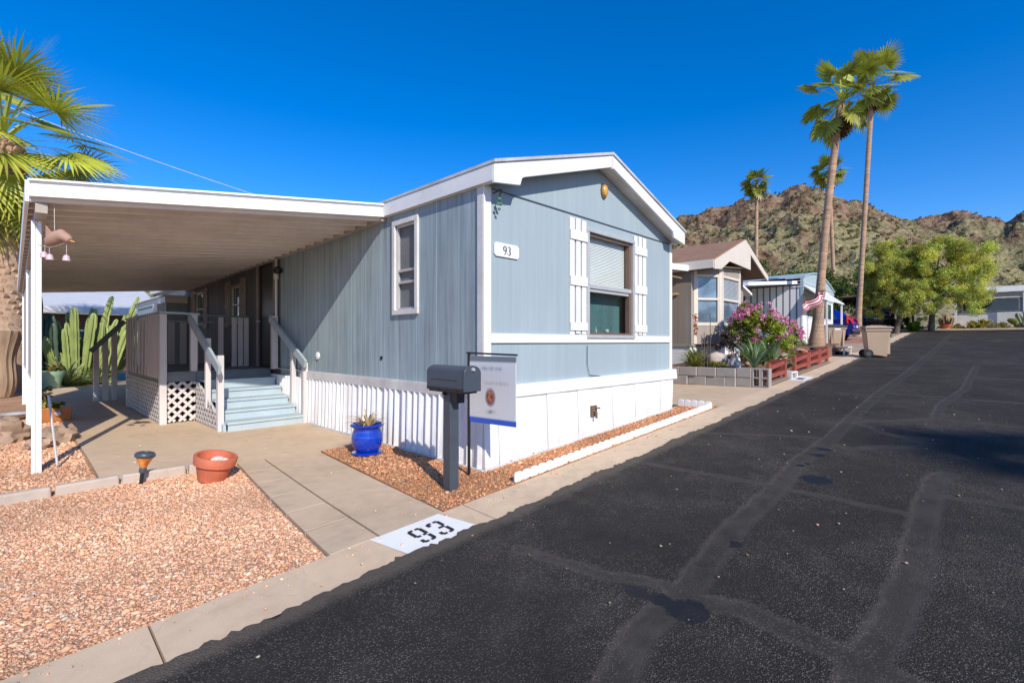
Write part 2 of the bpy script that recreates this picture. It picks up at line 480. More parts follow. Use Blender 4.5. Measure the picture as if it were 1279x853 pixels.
def fan_palm(name, label, base, top, r0, r1, nfr, Lp, Rb, nseg, seed, group=None, skirt=True, dead=14, boots=False, droopk=(.16, .26), green=(.085, .135, .022), bend=(0, 0), elmin=-55, w=.055, barkm=None):
    r = np.random.default_rng(seed)
    t = thing(name, label, 'palm tree', base, group=group)
    B = Vector(base); T = Vector(top)
    # trunk
    n = 26; mb = MB(); path = []; rad = []
    H = (T-B).length
    for k in range(n+1):
        s = k/n; p = B.lerp(T, s)+Vector((bend[0], bend[1], 0))*math.sin(s*math.pi)
        path.append(p); rr = r1+(r0-r1)*math.exp(-s*H/.9)+(r1*.12)*(1-s)
        rad.append(rr*(1+.025*math.sin(k*2.1)))
    path[0] = path[0]-Vector((0, 0, .2))
    mb.tube(path, rad, 18)
    tk = mb.build('trunk', barkm or BARK, t, smooth=True, angle=60)
    if boots:
        # old leaf bases: overlapping wedges spiralling round the trunk
        mb = MB(); m = 0; z = .9
        while z < H*.985:
            az = m*2.39996; rr = r1*(1.0+.12*math.sin(m))
            c = B.lerp(T, z/H); d = Vector((math.cos(az), math.sin(az), 0)); s = Vector((-d.y, d.x, 0))
            wdt = r.uniform(.055, .085); hh = r.uniform(.10, .17); out = r.uniform(.07, .13)
            p0 = c+d*rr*.8
            mb.hexa([p0-s*wdt, p0+s*wdt, p0+s*wdt+Vector((0, 0, -hh)), p0-s*wdt+Vector((0, 0, -hh)),
                     p0-s*wdt*.55+d*(rr*.2+out)+Vector((0, 0, hh*.55)), p0+s*wdt*.55+d*(rr*.2+out)+Vector((0, 0, hh*.55)),
                     p0+s*wdt*.7+d*(rr*.2+out*.6), p0-s*wdt*.7+d*(rr*.2+out*.6)])
            m += 1; z += .0115
        mb.build('old_leaf_bases', BOOT, tk)
    V = []; F = []; C = []
    def put(v, f, c, off):
        b = len(V)
        V.extend([x+off for x in v]); F.extend([tuple(i+b for i in q) for q in f]); C.extend(c)
    top_np = np.array(T)
    for i in range(nfr):
        az = i*2.39996+r.uniform(-.35, .35); f = i/(nfr-1)
        el = R(82-(82-elmin)*f**.85)+r.uniform(-.12, .12)
        k = r.uniform(.75, 1.25); g = np.array(green)*k
        if f > .72: g = g*.8+np.array([.06, .05, .008])
        v, fa, c = fan_frond(az, el, Lp*r.uniform(.8, 1.15), Rb*r.uniform(.85, 1.1), nseg, r, g, droopk[0]+droopk[1]*f, w=w)
        put(v, fa, c, top_np+np.array([0, 0, .1-.35*f*Rb]))
    npmesh('fronds', np.array(V), np.array(F), PALMLEAF, t, np.clip(np.array(C), 0, 1), shift=base)
    if skirt:
        V = []; F = []; C = []
        for i in range(dead):
            az = i*2.39996; z0 = -.25-.55*Rb*r.random()
            v, fa, c = fan_frond(az, R(-62+r.uniform(-12, 12)), Lp*.35, Rb*.62, max(8, nseg//2), r, (.15, .085, .045), .5, 60, w)
            put(v, fa, c, top_np+np.array([0, 0, z0]))
        npmesh('dead_skirt', np.array(V), np.array(F), PALMLEAF, t, np.clip(np.array(C), 0, 1), shift=base)
    return t
BOOT = mat_plain('dry_leaf_base', (.58, .38, .23), .9, .4, 9, .8, 40)

# pebble scatter: jittered low octahedral stones
ICO_V = None
def pebbles(name, pts, size, palette, zfun, r, flat=.62, mat=PEBM, kind='stuff', lab=None):
    bm = bmesh.new(); bmesh.ops.create_icosphere(bm, subdivisions=1, radius=1)
    iv = np.array([v.co[:] for v in bm.verts]); jf = np.array([[v.index for v in f.verts] for f in bm.faces]); bm.free()
    n = len(pts)
    sz = size*np.exp(r.normal(0, .42, n))
    ax = rand_dirs(n, r)
    q = r.uniform(0, 2*np.pi, n)
    shape = np.stack([r.uniform(.75, 1.25, n), r.uniform(.6, 1.0, n), np.full(n, flat)*r.uniform(.7, 1.2, n)], 1)
    V = np.repeat(iv[None], n, 0)*(1+r.normal(0, .13, (n, len(iv), 1)))
    V = V*shape[:, None, :]*sz[:, None, None]
    c, s = np.cos(q)[:, None], np.sin(q)[:, None]
    x = V[:, :, 0]*c-V[:, :, 1]*s; y = V[:, :, 0]*s+V[:, :, 1]*c
    tilt = r.normal(0, .25, (n, 1)); z = V[:, :, 2]+x*tilt*.6
    z0 = np.array([zfun(a, b) for a, b in pts])
    W = np.stack([x+pts[:, 0:1], y+pts[:, 1:2], z+z0[:, None]+sz[:, None]*.25], 2).reshape(-1, 3)
    F = (jf[None]+(np.arange(n)*len(iv))[:, None, None]).reshape(-1, 3)
    pal = np.array(palette)[r.integers(0, len(palette), n)]*r.uniform(.8, 1.2, (n, 1))
    lf = 1+.13*np.sin(pts[:, 0]*2.1+1.3*np.sin(pts[:, 1]*1.7))+.09*np.sin(pts[:, 1]*4.3+pts[:, 0]*3.1)
    pal = np.clip(pal*lf[:, None], 0, 1)
    C = np.repeat(pal, len(iv), 0)
    o = npmesh(name, W, F, mat, None, C)
    tag(o, lab, kind=kind)
    return o

def poly_pts(poly, dens, r, dfun=None):
    poly = np.array(poly); lo = poly.min(0); hi = poly.max(0)
    n = int((hi-lo).prod()*dens)
    p = lo+r.random((n, 2))*(hi-lo)
    ins = np.zeros(n, bool); j = len(poly)-1
    for i in range(len(poly)):
        xi, yi = poly[i]; xj, yj = poly[j]
        c = ((yi > p[:, 1]) != (yj > p[:, 1])) & (p[:, 0] < (xj-xi)*(p[:, 1]-yi)/(yj-yi+1e-12)+xi)
        ins ^= c; j = i
    p = p[ins]
    if dfun is not None: p = p[r.random(len(p)) < dfun(p)]
    return p

# ================================================================== THE SETTING
def grid_sheet(name, us, vs, zfun, mat, kind='structure', attrs=None):
    us = np.asarray(us, float); vs = np.asarray(vs, float)
    nu, nv = len(us), len(vs)
    V = np.zeros((nu, nv, 3)); V[:, :, 0] = us[:, None]; V[:, :, 1] = vs[None, :]
    for i, u in enumerate(us):
        for j, v in enumerate(vs): V[i, j, 2] = zfun(u, v)
    a = np.arange(nu*nv).reshape(nu, nv)
    F = np.stack([a[:-1, :-1], a[1:, :-1], a[1:, 1:], a[:-1, 1:]], -1).reshape(-1, 4)
    o = npmesh(name, V.reshape(-1, 3), F, mat, smooth=True)
    if kind: o['kind'] = kind
    return o, V.reshape(-1, 3)

def span(a, b, n): return list(np.linspace(a, b, n))
def hill_base(u, v): return G(u, v)-.035
gu = sorted(set(span(-90, -10, 12)+span(-9, 0, 31)+span(0, 40, 41)+span(44, 210, 22)))
gv = sorted(set(span(-90, -10, 12)+span(-9, 6, 51)+span(8, 40, 9)+span(50, 160, 9)))
grid_sheet('ground', gu, gv, lambda u, v: hill_base(u, v)-(.1 if -9 < v < -1.1 and u < 32 else 0), DIRT)

# --- asphalt with sealed cracks and oil stains stored per vertex
def asphalt_mat():
    t = NT('sealcoated_asphalt'); P = t.pos()
    big = t.noise(P, .55, 6, .6); mid = t.noise(P, 5, 5, .6); v = t.voro(P, 95); v2 = t.voro(P, 210)
    seal = t.attr('seal', 'Fac'); oil = t.attr('oil', 'Fac'); edge = t.attr('edge', 'Fac')
    nz = t.noise(P, 7, 5, .65)
    sd = t.math('ADD', seal, t.math('MULTIPLY', t.math('SUBTRACT', nz, .5), .10))
    sm = t.ramp(sd, [(.5-.018, 1), (.5+.018, 0)])          # inside a sealed crack
    base = t.ramp(t.math('ADD', t.math('MULTIPLY', big, .6), t.math('MULTIPLY', mid, .4)),
                  [(.3, (.017, .0163, .0155)), (.5, (.026, .0246, .0232)), (.68, (.046, .0432, .040))])
    # worn aggregate: light chips where the sealcoat has gone
    vc = t.sep(t.voro(P, 120, 'F1', 'Color'))
    chips = t.math('MULTIPLY', t.ramp(t.voro(P, 120), [(.30, 1), (.48, 0)]), t.ramp(vc[0], [(.60, 0), (.72, 1)]))
    worn = t.ramp(t.noise(P, 1.1, 5, .6), [(.34, .20), (.62, .9)])
    base = t.mix(t.math('MULTIPLY', chips, worn), base, (.155, .148, .14))
    dk = t.ramp(v2, [(.05, .6), (.5, 1.12)])
    base = t.mix(1, base, dk, 'MULTIPLY')
    sealc = t.ramp(mid, [(.3, (.027, .0255, .024)), (.7, (.047, .0445, .0415))])
    sk = t.ramp(t.noise(P, .9, 4), [(.38, .35), (.62, .95)])
    col = t.mix(t.math('MULTIPLY', sm, sk), base, sealc)
    rim = t.ramp(sd, [(.46, 0), (.5, .5), (.53, 0)])
    col = t.mix(t.math('MULTIPLY', rim, t.math('MULTIPLY', nz, .55)), col, (.13, .12, .11))
    od = t.math('ADD', oil, t.math('MULTIPLY', t.math('SUBTRACT', t.noise(P, 16, 6, .7), .5), 1.3))
    om = t.ramp(od, [(.38, 0), (.44, 1)])
    col = t.mix(t.math('MULTIPLY', om, .97), col, (.0025, .0025, .0035))
    col = t.mix(t.math('MULTIPLY', t.ramp(t.math('ADD', edge, t.math('MULTIPLY', nz, .4)), [(.80, 0), (1.25, 1)]), .55), col, (.12, .105, .09))
    col = t.mix(1, col, (1.40, 1.29, 1.15), 'MULTIPLY')
    t.color(col)
    t.rough(t.mix(om, t.mix(sm, (.88,)*3, (.78,)*3), (.55,)*3))
    t.l(t.math('ADD', .12, t.math('MULTIPLY', om, .3)), t.b.inputs['Specular IOR Level'])
    h = t.math('ADD', t.math('ADD', t.math('MULTIPLY', t.math('SUBTRACT', 1, t.voro(P, 120)), .8), t.math('MULTIPLY', mid, .3)), t.math('MULTIPLY', t.noise(P, 160, 3, .7), .7))
    h = t.math('MULTIPLY', h, t.math('SUBTRACT', 1.0, t.math('MULTIPLY', sm, .75)))
    t.bump(h, .8, .009)
    return t.m
ASPH = asphalt_mat()
us = sorted(set(np.round(span(-40, -9, 9)+span(-8, -3, 21)+span(-3, 7, 334)+span(7.1, 16, 120)+span(16.2, 33, 60), 4)))
vs = sorted(set(np.round(span(-9.0, -6, 7)+span(-5.9, -4.4, 26)+span(-4.38, -1.06, 112), 4)))
road, RV = grid_sheet('road', us, vs+[-1.03, -1.0], lambda u, v: G(u, v)+.006 - .012*max(0, min(1, (-1.15-v)/.4))-.006*min(4, max(0, -1.5-v)), ASPH)
SEG = [ # polylines (x,y) with half width
 (.085, [(-2.2,-2.66),(-1.69,-2.63),(-1.3,-2.54),(-.85,-2.56),(-.48,-2.52),(.24,-2.46),(1.22,-2.46),(2.26,-2.40),(3.58,-2.44),(5.07,-2.42),(7.8,-2.42),(11.56,-2.52),(18,-2.6),(30,-2.7)]),
 (.075, [(-.88,-2.6),(-.79,-2.82),(-.83,-3.16),(-.86,-3.38),(-.89,-3.6),(-.95,-4.4)]),
 (.085, [(-1.6,-3.36),(-.85,-3.39),(-.49,-3.42),(-.1,-3.45),(.37,-3.47),(1.04,-3.45),(1.75,-3.45),(2.42,-3.47),(2.61,-3.54)]),
 (.04, [(1.2,-1.1),(1.28,-1.88),(1.3,-2.47),(1.28,-3.0),(1.26,-3.42)]),
 (.045, [(1.88,-3.46),(1.9,-3.73),(1.92,-4.0),(1.95,-5.5)]),
 (.05, [(3.33,-2.45),(3.08,-2.72),(3.32,-2.87),(3.58,-3.24)]),
 (.04, [(4.68,-2.54),(4.11,-2.97),(3.89,-3.22)]),
 (.05, [(4.68,-2.5),(5.52,-3.32),(5.47,-4.15),(5.4,-6)]),
 (.06, [(5.65,-3.31),(6.82,-3.3),(9.01,-3.55),(14,-3.7)]),
 (.06, [(7.8,-2.42),(7.65,-4.25),(7.6,-6)]),
 (.045, [(-1.05,-1.5),(-.96,-2.14),(-.87,-2.3),(-.8,-2.56)]),
 (.035, [(2.84,-1.1),(3.23,-1.72),(3.51,-2.42)]),
 (.05, [(11.5,-1.1),(11.3,-2.8),(11.0,-5)]),(.05, [(15,-1.1),(15.2,-3),(15.4,-7)]),(.05, [(20,-1.1),(20.3,-3),(20.4,-7)]),
]
D = np.full(len(RV), 9.0); P2 = RV[:, :2]
for hw, pl in SEG:
    for (a, b) in zip(pl[:-1], pl[1:]):
        a = np.array(a); b = np.array(b); d = b-a
        t_ = np.clip(((P2-a)@d)/(d@d), 0, 1)
        D = np.minimum(D, np.linalg.norm(P2-(a+t_[:, None]*d), axis=1)-hw)
OILS = [(-.99,-2.64,.075,1),(-.98,-2.48,.045,.95),(-1.0,-2.37,.04,.9),(-.99,-2.32,.03,.85),(-.06,-2.56,.04,.8),(1.73,-2.66,.10,.85),(-.53,-1.94,.025,.65),(-.5,-2.07,.03,.7),(-.34,-2.18,.025,.6),(-.39,-2.3,.025,.6),(2.62,-2.49,.06,.7),(2.1,-2.44,.035,.7),(2.21,-2.49,.03,.65),(2.9,-2.48,.06,.7)]
O = np.zeros(len(RV))
for (x, y, r_, k) in OILS:
    O = np.maximum(O, k*np.clip(1.25-np.hypot((P2[:, 0]-x)/1.1, P2[:, 1]-y)/r_*.62, 0, 1))
edge = np.clip(1-(-1.0-P2[:, 1])/.45, 0, 1)
for nm, arr in (('seal', np.clip(D*1.0+.5, 0, 1)), ('oil', O), ('edge', edge)):
    at = road.data.attributes.new(nm, 'FLOAT', 'POINT'); at.data.foreach_set('value', arr.astype(np.float32))
# ragged edge of the asphalt where it laps the gutter
co = np.zeros(len(RV)*3, dtype=np.float32); road.data.vertices.foreach_get('co', co); co = co.reshape(-1, 3)
e = co[:, 1] > -1.02
jit = .018*np.sin(co[:, 0]*3.1)+.014*np.sin(co[:, 0]*11.3+1)+rng.normal(0, .012, len(co))
co[e, 1] += jit[e]; road.data.vertices.foreach_set('co', co.ravel()); road.data.update()

# cross street at the top of the road and the far verge
mb = MB(); mb.add([(33, -1.2, G(33)+.0), (33, -40, G(33)), (34.3, -40, G(34.3)+.01), (34.3, -1.2, G(34.3)+.01)], [(0, 1, 2, 3)])
tag(mb.build('cross_street', ASPH), kind='structure')
mb = MB(); mb.box((34.3, -40, G(34.3)-.2), (34.75, 1.5, G(34.3)+.10)); tag(mb.build('far_curb', CURBM, bevel=.02), kind='structure')


# --- flat ribbon curb in jointed lengths
mb = MB(); joints = [-14.0, -11.0, -8.0, -5.0, -2.95, -.80, 2.3, 4.55, 7.4, 10.4, 13.4, 16.4, 19.4, 22.4, 25.4, 28.4, 32.0]
for a, b in zip(joints[:-1], joints[1:]):
    a2, b2 = a+.006, b-.006; n = max(1, int((b2-a2)/.75))
    for k in range(n):
        p = a2+(b2-a2)*k/n; q = a2+(b2-a2)*(k+1)/n
        zp, zq = G(p), G(q)
        mb.hexa([(p, -1.12, zp-.25), (q, -1.12, zq-.25), (q, -.60, zq-.25), (p, -.60, zp-.25),
                 (p, -1.12, zp-.012), (q, -1.12, zq-.012), (q, -.60, zq+.012), (p, -.60, zp+.012)])
cb = mb.build('curb', CURBM); tag(cb, kind='structure')
bm = bmesh.new(); bm.from_mesh(cb.data); bmesh.ops.remove_doubles(bm, verts=bm.verts, dist=.0005); bm.to_mesh(cb.data); bm.free()

def slab(name, poly, mat, th=.12, lift=0.0, sub=.5, bevel=.012):
    """concrete slab following the ground: polygon cut into strips along y"""
    bm = bmesh.new(); vs_ = [bm.verts.new((x, y, 0)) for x, y in poly]; f = bm.faces.new(vs_)
    lo = min(p[1] for p in poly); hi = max(p[1] for p in poly); l0 = min(p[0] for p in poly); h0 = max(p[0] for p in poly)
    y = lo+sub
    while y < hi-.05:
        bmesh.ops.bisect_plane(bm, geom=bm.verts[:]+bm.edges[:]+bm.faces[:], plane_co=(0, y, 0), plane_no=(0, 1, 0)); y += sub
    x = l0+sub
    while x < h0-.05:
        bmesh.ops.bisect_plane(bm, geom=bm.verts[:]+bm.edges[:]+bm.faces[:], plane_co=(x, 0, 0), plane_no=(1, 0, 0)); x += sub
    for v in bm.verts: v.co.z = G(v.co.x, v.co.y)+lift
    r_ = bmesh.ops.extrude_face_region(bm, geom=bm.faces[:])
    for v in [g for g in r_['geom'] if isinstance(g, bmesh.types.BMVert)]: v.co.z -= th
    bmesh.ops.recalc_face_normals(bm, faces=bm.faces)
    me = bpy.data.meshes.new(name); bm.to_mesh(me); bm.free(); me.materials.append(mat)
    o = bpy.data.objects.new(name, me); COL.objects.link(o); o['kind'] = 'structure'
    return o
# driveway (two pours) and walkway
slab('driveway', [(-1.655, 2.37), (-1.40, 2.30), (-.79, 2.145), (-.34, 2.145), (-.02, 2.25), (-.02, 9), (-2.86, 9), (-2.82, 2.48), (-2.1, 2.40)], CONC, lift=.004)
slab('driveway', [(-2.86, 9.008), (-.02, 9.008), (-.02, 15.5), (-2.76, 15.5)], CONC, lift=.004)
slab('walkway', [(-1.575, -.592), (-1.0, -.592), (-.80, 2.138), (-1.385, 2.288)], PATHM, lift=.010)
# strip of cast stepping slabs down the walkway's left side
def lerp2(a, b, t): return (a[0]+(b[0]-a[0])*t, a[1]+(b[1]-a[1])*t)
L0, L1, R0, R1 = (-1.955, -.592), (-1.66, 2.362), (-1.592, -.592), (-1.40, 2.285)
mb = MB(); ts = [0, .175, .34, .51, .68, .84, 1.0]
for i, (a, b) in enumerate(zip(ts[:-1], ts[1:])):
    a += .0022; b -= .0022
    q = [lerp2(L0, L1, a), lerp2(R0, R1, a), lerp2(R0, R1, b), lerp2(L0, L1, b)]
    z = [G(*p)+.010 for p in q]
    mb.hexa([(p[0], p[1], zz-.1) for p, zz in zip(q, z)]+[(p[0], p[1], zz) for p, zz in zip(q, z)])
    # raised inner field of the cast pattern
    cx = sum(p[0] for p in q)/4; cy = sum(p[1] for p in q)/4
    if i % 2 == 0:
        q2 = [(cx+(p[0]-cx)*.72, cy+(p[1]-cy)*.74) for p in q]; zz = z[0]
        continue
        z2 = [G(*p)+.0085+.004*((i*7) % 3) for p in q2]
        mb.hexa([(p[0], p[1], w_-.05) for p, w_ in zip(q2, z2)]+[(p[0], p[1], w_) for p, w_ in zip(q2, z2)])
mf = MB()
for a in ts[1:-1]:
    q = [lerp2(L0, L1, a-.0024), lerp2(R0, R1, a-.0024), lerp2(R0, R1, a+.0024), lerp2(L0, L1, a+.0024)]
    mf.add([(p[0], p[1], G(*p)+.0062) for p in q], [(0, 1, 2, 3)])
tag(mf.build('walkway_joints', mat_plain('joint_soil', (.10, .07, .05), .95)), kind='structure')
tag(mb.build('walkway_slabs', PATHM, bevel=.004), kind='structure')
# neighbour's driveway
slab('neighbour_driveway', [(4.95, -.592), (7.44, -.592), (7.2, 1.2), (7.2, 16), (4.5, 16), (4.62, .1)], CONC, lift=.004)
slab('far_driveway', [(13.7, -.592), (17.6, -.592), (17.6, 12), (13.7, 12)], CONC, lift=.004)
slab('car_driveway', [(23.7, -.592), (26.9, -.592), (26.9, 12), (23.7, 12)], mat_concrete('red_tinted_concrete', (.42, .20, .14)), lift=.004)

# --- gravel beds: a bed sheet plus loose stones
def bed(name, poly, mat, lift=0.0):
    o = slab(name, poly, mat, th=.08, lift=lift, sub=.4); return o
YA = [(-9, -.592), (-1.965, -.592), (-1.67, 2.34), (-2.1, 2.36), (-2.7, 2.44), (-3.6, 2.45), (-9, 2.6)]
YB = [(-9, 2.62), (-3.6, 2.47), (-2.83, 2.47), (-2.87, 14), (-9, 14)]
YC = [(-.99, -.592), (-.02, -.592), (4.85, -.592), (4.60, .02), (.03, .02), (-.03, 2.2), (-.34, 2.155), (-.775, 2.15)]
bed('gravel_yard', YA, GRAV, -.012); bed('gravel_yard', YB, GRAV, -.012); bed('gravel_strip', YC, GRAVR, .012)
r_ = np.random.default_rng(3)
CAM = np.array([-3.45, -3.74])
pa = poly_pts([(-5.2, -.585), (-1.975, -.585), (-1.68, 2.31), (-2.1, 2.34), (-2.7, 2.42), (-3.6, 2.43), (-5.2, 2.48)], 7200, r_)
pebbles('loose_gravel', pa, .0062, SALMON+SALMON+SALMON+[(.70, .56, .42), (.50, .27, .15), (.56, .47, .36)], lambda u, v: G(u, v)-.012, r_, .5, lab='salmon pink crushed gravel covering the front yard')
pb = poly_pts([(-5.0, 2.6), (-3.6, 2.5), (-2.85, 2.5), (-2.88, 8.5), (-5.0, 8.5)], 2200, r_)
pebbles('loose_gravel', pb, .0095, SALMON, lambda u, v: G(u, v)-.012, r_, lab='salmon gravel in the side yard left of the driveway')
pc = poly_pts([(-.985, -.585), (4.83, -.585), (4.58, 0), (.0, 0), (-.03, 2.15), (-.34, 2.14), (-.77, 2.13)], 2600, r_)
pebbles('loose_granite', pc, .0075, RUST+[(.52, .33, .2), (.2, .1, .06)], lambda u, v: G(u, v)+.012, r_, lab='rust coloured crushed granite round the mailbox and along the skirting')
# stray stones, chips and dry leaves lying on the road and slabs
pr = poly_pts([(-3, -5), (9, -5), (9, -1.1), (-3, -1.1)], 4.5, r_)
pebbles('road_litter', pr, .0065, [(.42, .24, .17), (.36, .25, .15), (.42, .37, .3), (.30, .10, .08), (.2, .15, .1)], lambda u, v: G(u, v)-.006*min(4, max(0, -1.5-v))+.002, r_, lab='specks of stone and dry leaf scattered on the asphalt')
ps = poly_pts([(-2.7, 2.9), (-.3, 2.4), (-.3, 6), (-2.7, 6)], 14, r_)
pl_ = np.concatenate([ps, poly_pts([(-6, -1.0), (4, -1.0), (4, -.62), (-6, -.62)], 25, r_), poly_pts([(-6, -.72), (4.5, -.72), (4.5, -.60), (-6, -.60)], 160, r_), poly_pts([(-1.6, -.5), (-1.0, -.5), (-.85, 2.1), (-1.4, 2.2)], 22, r_)])
pebbles('slab_litter', pl_, .006, SALMON, lambda u, v: G(u, v)+.010, r_, lab='stray gravel chips on the concrete')
# painted address panels on the curb
CURBPAINT = mat_plain('worn_white_curb_paint', (.80, .79, .76), .6, .06, 5, .3, 120, dirt=.06)
BLACKPAINT = mat_plain('black_stencil_paint', (.022, .021, .022), .6, .3, 20, .3, 120)
def curb_z(u, v): return G(u)+.012-.024*(-.60-v)/.52
def curb_panel(name, u0, u1, v0, v1, skew, lab, digits):
    t = thing(name, lab, 'curb marking', (u0, v0, curb_z(u0, v0)))
    mb = MB(); mb.add([(u0+skew, v0, curb_z(u0+skew, v0)+.004), (u1+skew, v0, curb_z(u1+skew, v0)+.004), (u1, v1, curb_z(u1, v1)+.004), (u0, v1, curb_z(u0, v1)+.004)], [(0, 1, 2, 3)])
    mb.build('white_panel', CURBPAINT, t)
    for dg_ in digits:
        mb = MB()
        for poly in dg_: mb.add([(u, v, curb_z(u, v)+.0085) for u, v in poly], [tuple(range(len(poly)))])
        mb.build('numeral', BLACKPAINT, t)
    return t
# stencilled 9 and 3 on a 3x5 grid, bridges left open (cells x0,y0,x1,y1; y down)
NINE = [(.0, .12, .24, .92), (.12, .0, .42, .2), (.58, .0, .88, .2), (.76, .12, 1.0, .92), (.12, .84, .42, 1.04), (.58, .84, .8, 1.04),
        (.76, 1.06, 1.0, 1.68), (.58, 1.6, .88, 1.8), (.12, 1.6, .42, 1.8), (.0, 1.36, .24, 1.72)]
THREE = [(.0, .1, .24, .44), (.12, .0, .42, .2), (.58, .0, .88, .2), (.76, .12, 1.0, .78), (.40, .80, .86, 1.0), (.76, 1.02, 1.0, 1.68),
         (.58, 1.6, .88, 1.8), (.12, 1.6, .42, 1.8), (.0, 1.36, .24, 1.7)]
def cells(cs, u, v, w, h):
    return [[(u+a*w, v-b*h), (u+a*w, v-d*h), (u+c*w, v-d*h), (u+c*w, v-b*h)] for a, b, c, d in cs]
curb_panel('curb_address', -1.67, -1.06, -1.015, -.605, .09, 'white panel with black stencilled 93 painted on the curb', [cells(NINE, -1.43, -.70, .12, .13), cells(THREE, -1.265, -.70, .12, .13)])
curb_panel('curb_address', 8.85, 9.72, -.93, -.62, .04, 'small white panel with worn dark numerals on the curb by the red timber fences', [[[(9.10+i*.17, -.70), (9.21+i*.17, -.70), (9.20+i*.17, -.85), (9.09+i*.17, -.85)]] for i in (0, 1)])
# ================================================================== BLUE-GREY MANUFACTURED HOME
HL = 17.0; HW = 4.27; FZ = .80; EZ = 2.985
home = thing('mobile_home', 'blue grey manufactured home with white trim and white skirting, number 93 beside its front window', 'mobile home', (0, 0, 0))
# walls are built round the window and door openings
def wall_cells(plane, xs, zs, holes, mat, name, th=.10, thick_dir=1, top=None):
    """wall in plane x=0 ('y' runs along) or y=0 ('x' runs along); holes = list of (a0,a1,z0,z1)"""
    xs = sorted(set(xs+[h[0] for h in holes]+[h[1] for h in holes])); zs = sorted(set(zs+[h[2] for h in holes]+[h[3] for h in holes]))
    mb = MB()
    for a, b in zip(xs[:-1], xs[1:]):
        for c, d in zip(zs[:-1], zs[1:]):
            m, n = (a+b)/2, (c+d)/2
            if any(h[0] < m < h[1] and h[2] < n < h[3] for h in holes): continue
            if plane == 'x': mb.add([(0, a, c), (0, b, c), (0, b, d), (0, a, d)], [(0, 3, 2, 1)])
            else: mb.add([(a, 0, c), (b, 0, c), (b, 0, d), (a, 0, d)], [(0, 1, 2, 3)])
    for h in holes:
        a, b, c, d = h
        for p, q in (((a, c), (b, c)), ((b, c), (b, d)), ((b, d), (a, d)), ((a, d), (a, c))):
            if plane == 'x': mb.add([(0, p[0], p[1]), (0, q[0], q[1]), (.1, q[0], q[1]), (.1, p[0], p[1])], [(0, 1, 2, 3)])
            else: mb.add([(p[0], 0, p[1]), (q[0], 0, q[1]), (q[0], .1, q[1]), (p[0], .1, p[1])], [(0, 1, 2, 3)])
    return mb.build(name, mat, home)
W1 = (1.22, 1.66, 1.75, 2.83); W2 = (7.76, 8.38, 1.76, 2.56); W3 = (10.62, 11.38, 1.80, 2.62); DR = (5.82, 6.68, FZ+.05, 2.88)
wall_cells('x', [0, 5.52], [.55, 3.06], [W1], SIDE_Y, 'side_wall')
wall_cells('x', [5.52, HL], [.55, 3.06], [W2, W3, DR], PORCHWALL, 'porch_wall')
FW = (1.86, 2.98, 1.44, 2.80)
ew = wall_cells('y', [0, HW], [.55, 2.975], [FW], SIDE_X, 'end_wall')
# gable above the flashing joint, set 6 mm proud; ridge at x=2.13
mb = MB(); mb.prism([(0, -.006, 2.985), (HW, -.006, 2.985), (HW, -.006, 3.06), (2.13, -.006, 3.74), (0, -.006, 3.06)], (0, .09, 0))
mb.build('gable', SIDE_X, home)
mb = MB(); mb.box((.0, -.013, 2.972), (HW, -.002, 2.984)); mb.build('joint_flashing', mat_plain('dark_flashing', (.09, .11, .13), .5), home)  # dark flashing strip along the gable joint
mb = MB(); mb.box((0, HL-.1, .5), (HW, HL, 3.0)); mb.box((HW-.1, .12, .5), (HW, HL-.12, 3.06)); mb.box((.12, .13, .62), (HW-.12, HL-.13, .78))
mb.build('rear_wall', SIDE_Y, home)
# roof
OV = .22; RX = 2.13; RZ = 3.85; L = -.055; RR = HW+.055; LZ = 3.165
mb = MB()
for s in ((L-.02, RX), (RR+.02, RX)):
    for y0, y1 in ((-OV-.02, HL+.2),):
        mb.hexa([(s[0], y0, LZ-.01), (s[1], y0, RZ-.012), (s[1], y1, RZ-.012), (s[0], y1, LZ-.01),
                 (s[0], y0, LZ+.022), (s[1], y0, RZ+.022), (s[1], y1, RZ+.022), (s[0], y1, LZ+.022)])
rf = mb.build('roof', ROOFW, home)
mb = MB()   # side fascias
mb.box((L-.012, -OV+.02, 2.985), (.012, HL+.2, LZ-.012)); mb.box((HW-.012, -OV+.02, 2.985), (RR+.012, HL+.2, LZ-.012))
mb.build('eave_fascia', WHITE, home)
mb = MB()   # rake boards with dropped, notched ends
def rake(sx, ex):
    sg = 1 if ex > sx else -1
    def zt(x): return LZ-.008+(RZ-LZ)*abs(x-sx)/abs(RX-sx)
    dpt = .165
    n0 = sx+sg*.40
    pts = [(sx, zt(sx)), (RX, zt(RX)), (RX, zt(RX)-dpt), (n0+sg*.05, zt(n0)-dpt-.0), (n0+sg*.02, zt(n0)-dpt-.02), (n0, zt(n0)-dpt-.07), (n0-sg*.01, zt(n0)-dpt-.10), (sx, zt(sx)-.20)]
    return [(x, -OV, z) for x, z in pts]
for a in (L-.01, RR+.01):
    p = rake(a, RX); mb.prism(p if a < RX else p[::-1], (0, .035, 0))
mb.build('rake_board', WHITE, home, bevel=.004)
mb = MB()   # soffit under the front overhang
for s in (L, RR):
    mb.hexa([(s, -OV+.037, LZ-.17), (RX, -OV+.037, RZ-.155), (RX, -.01, RZ-.155), (s, -.01, LZ-.17), (s, -OV+.037, LZ-.155), (RX, -OV+.037, RZ-.14), (RX, -.01, RZ-.14), (s, -.01, LZ-.155)])
mb.build('soffit', WHITE_OLD, home)
mb = MB(); mb.box((RX-.03, -OV-.006, RZ-.20), (RX+.012, -OV+.03, RZ-.03)); mb.build('peak_joint', WHITE_OLD, home)
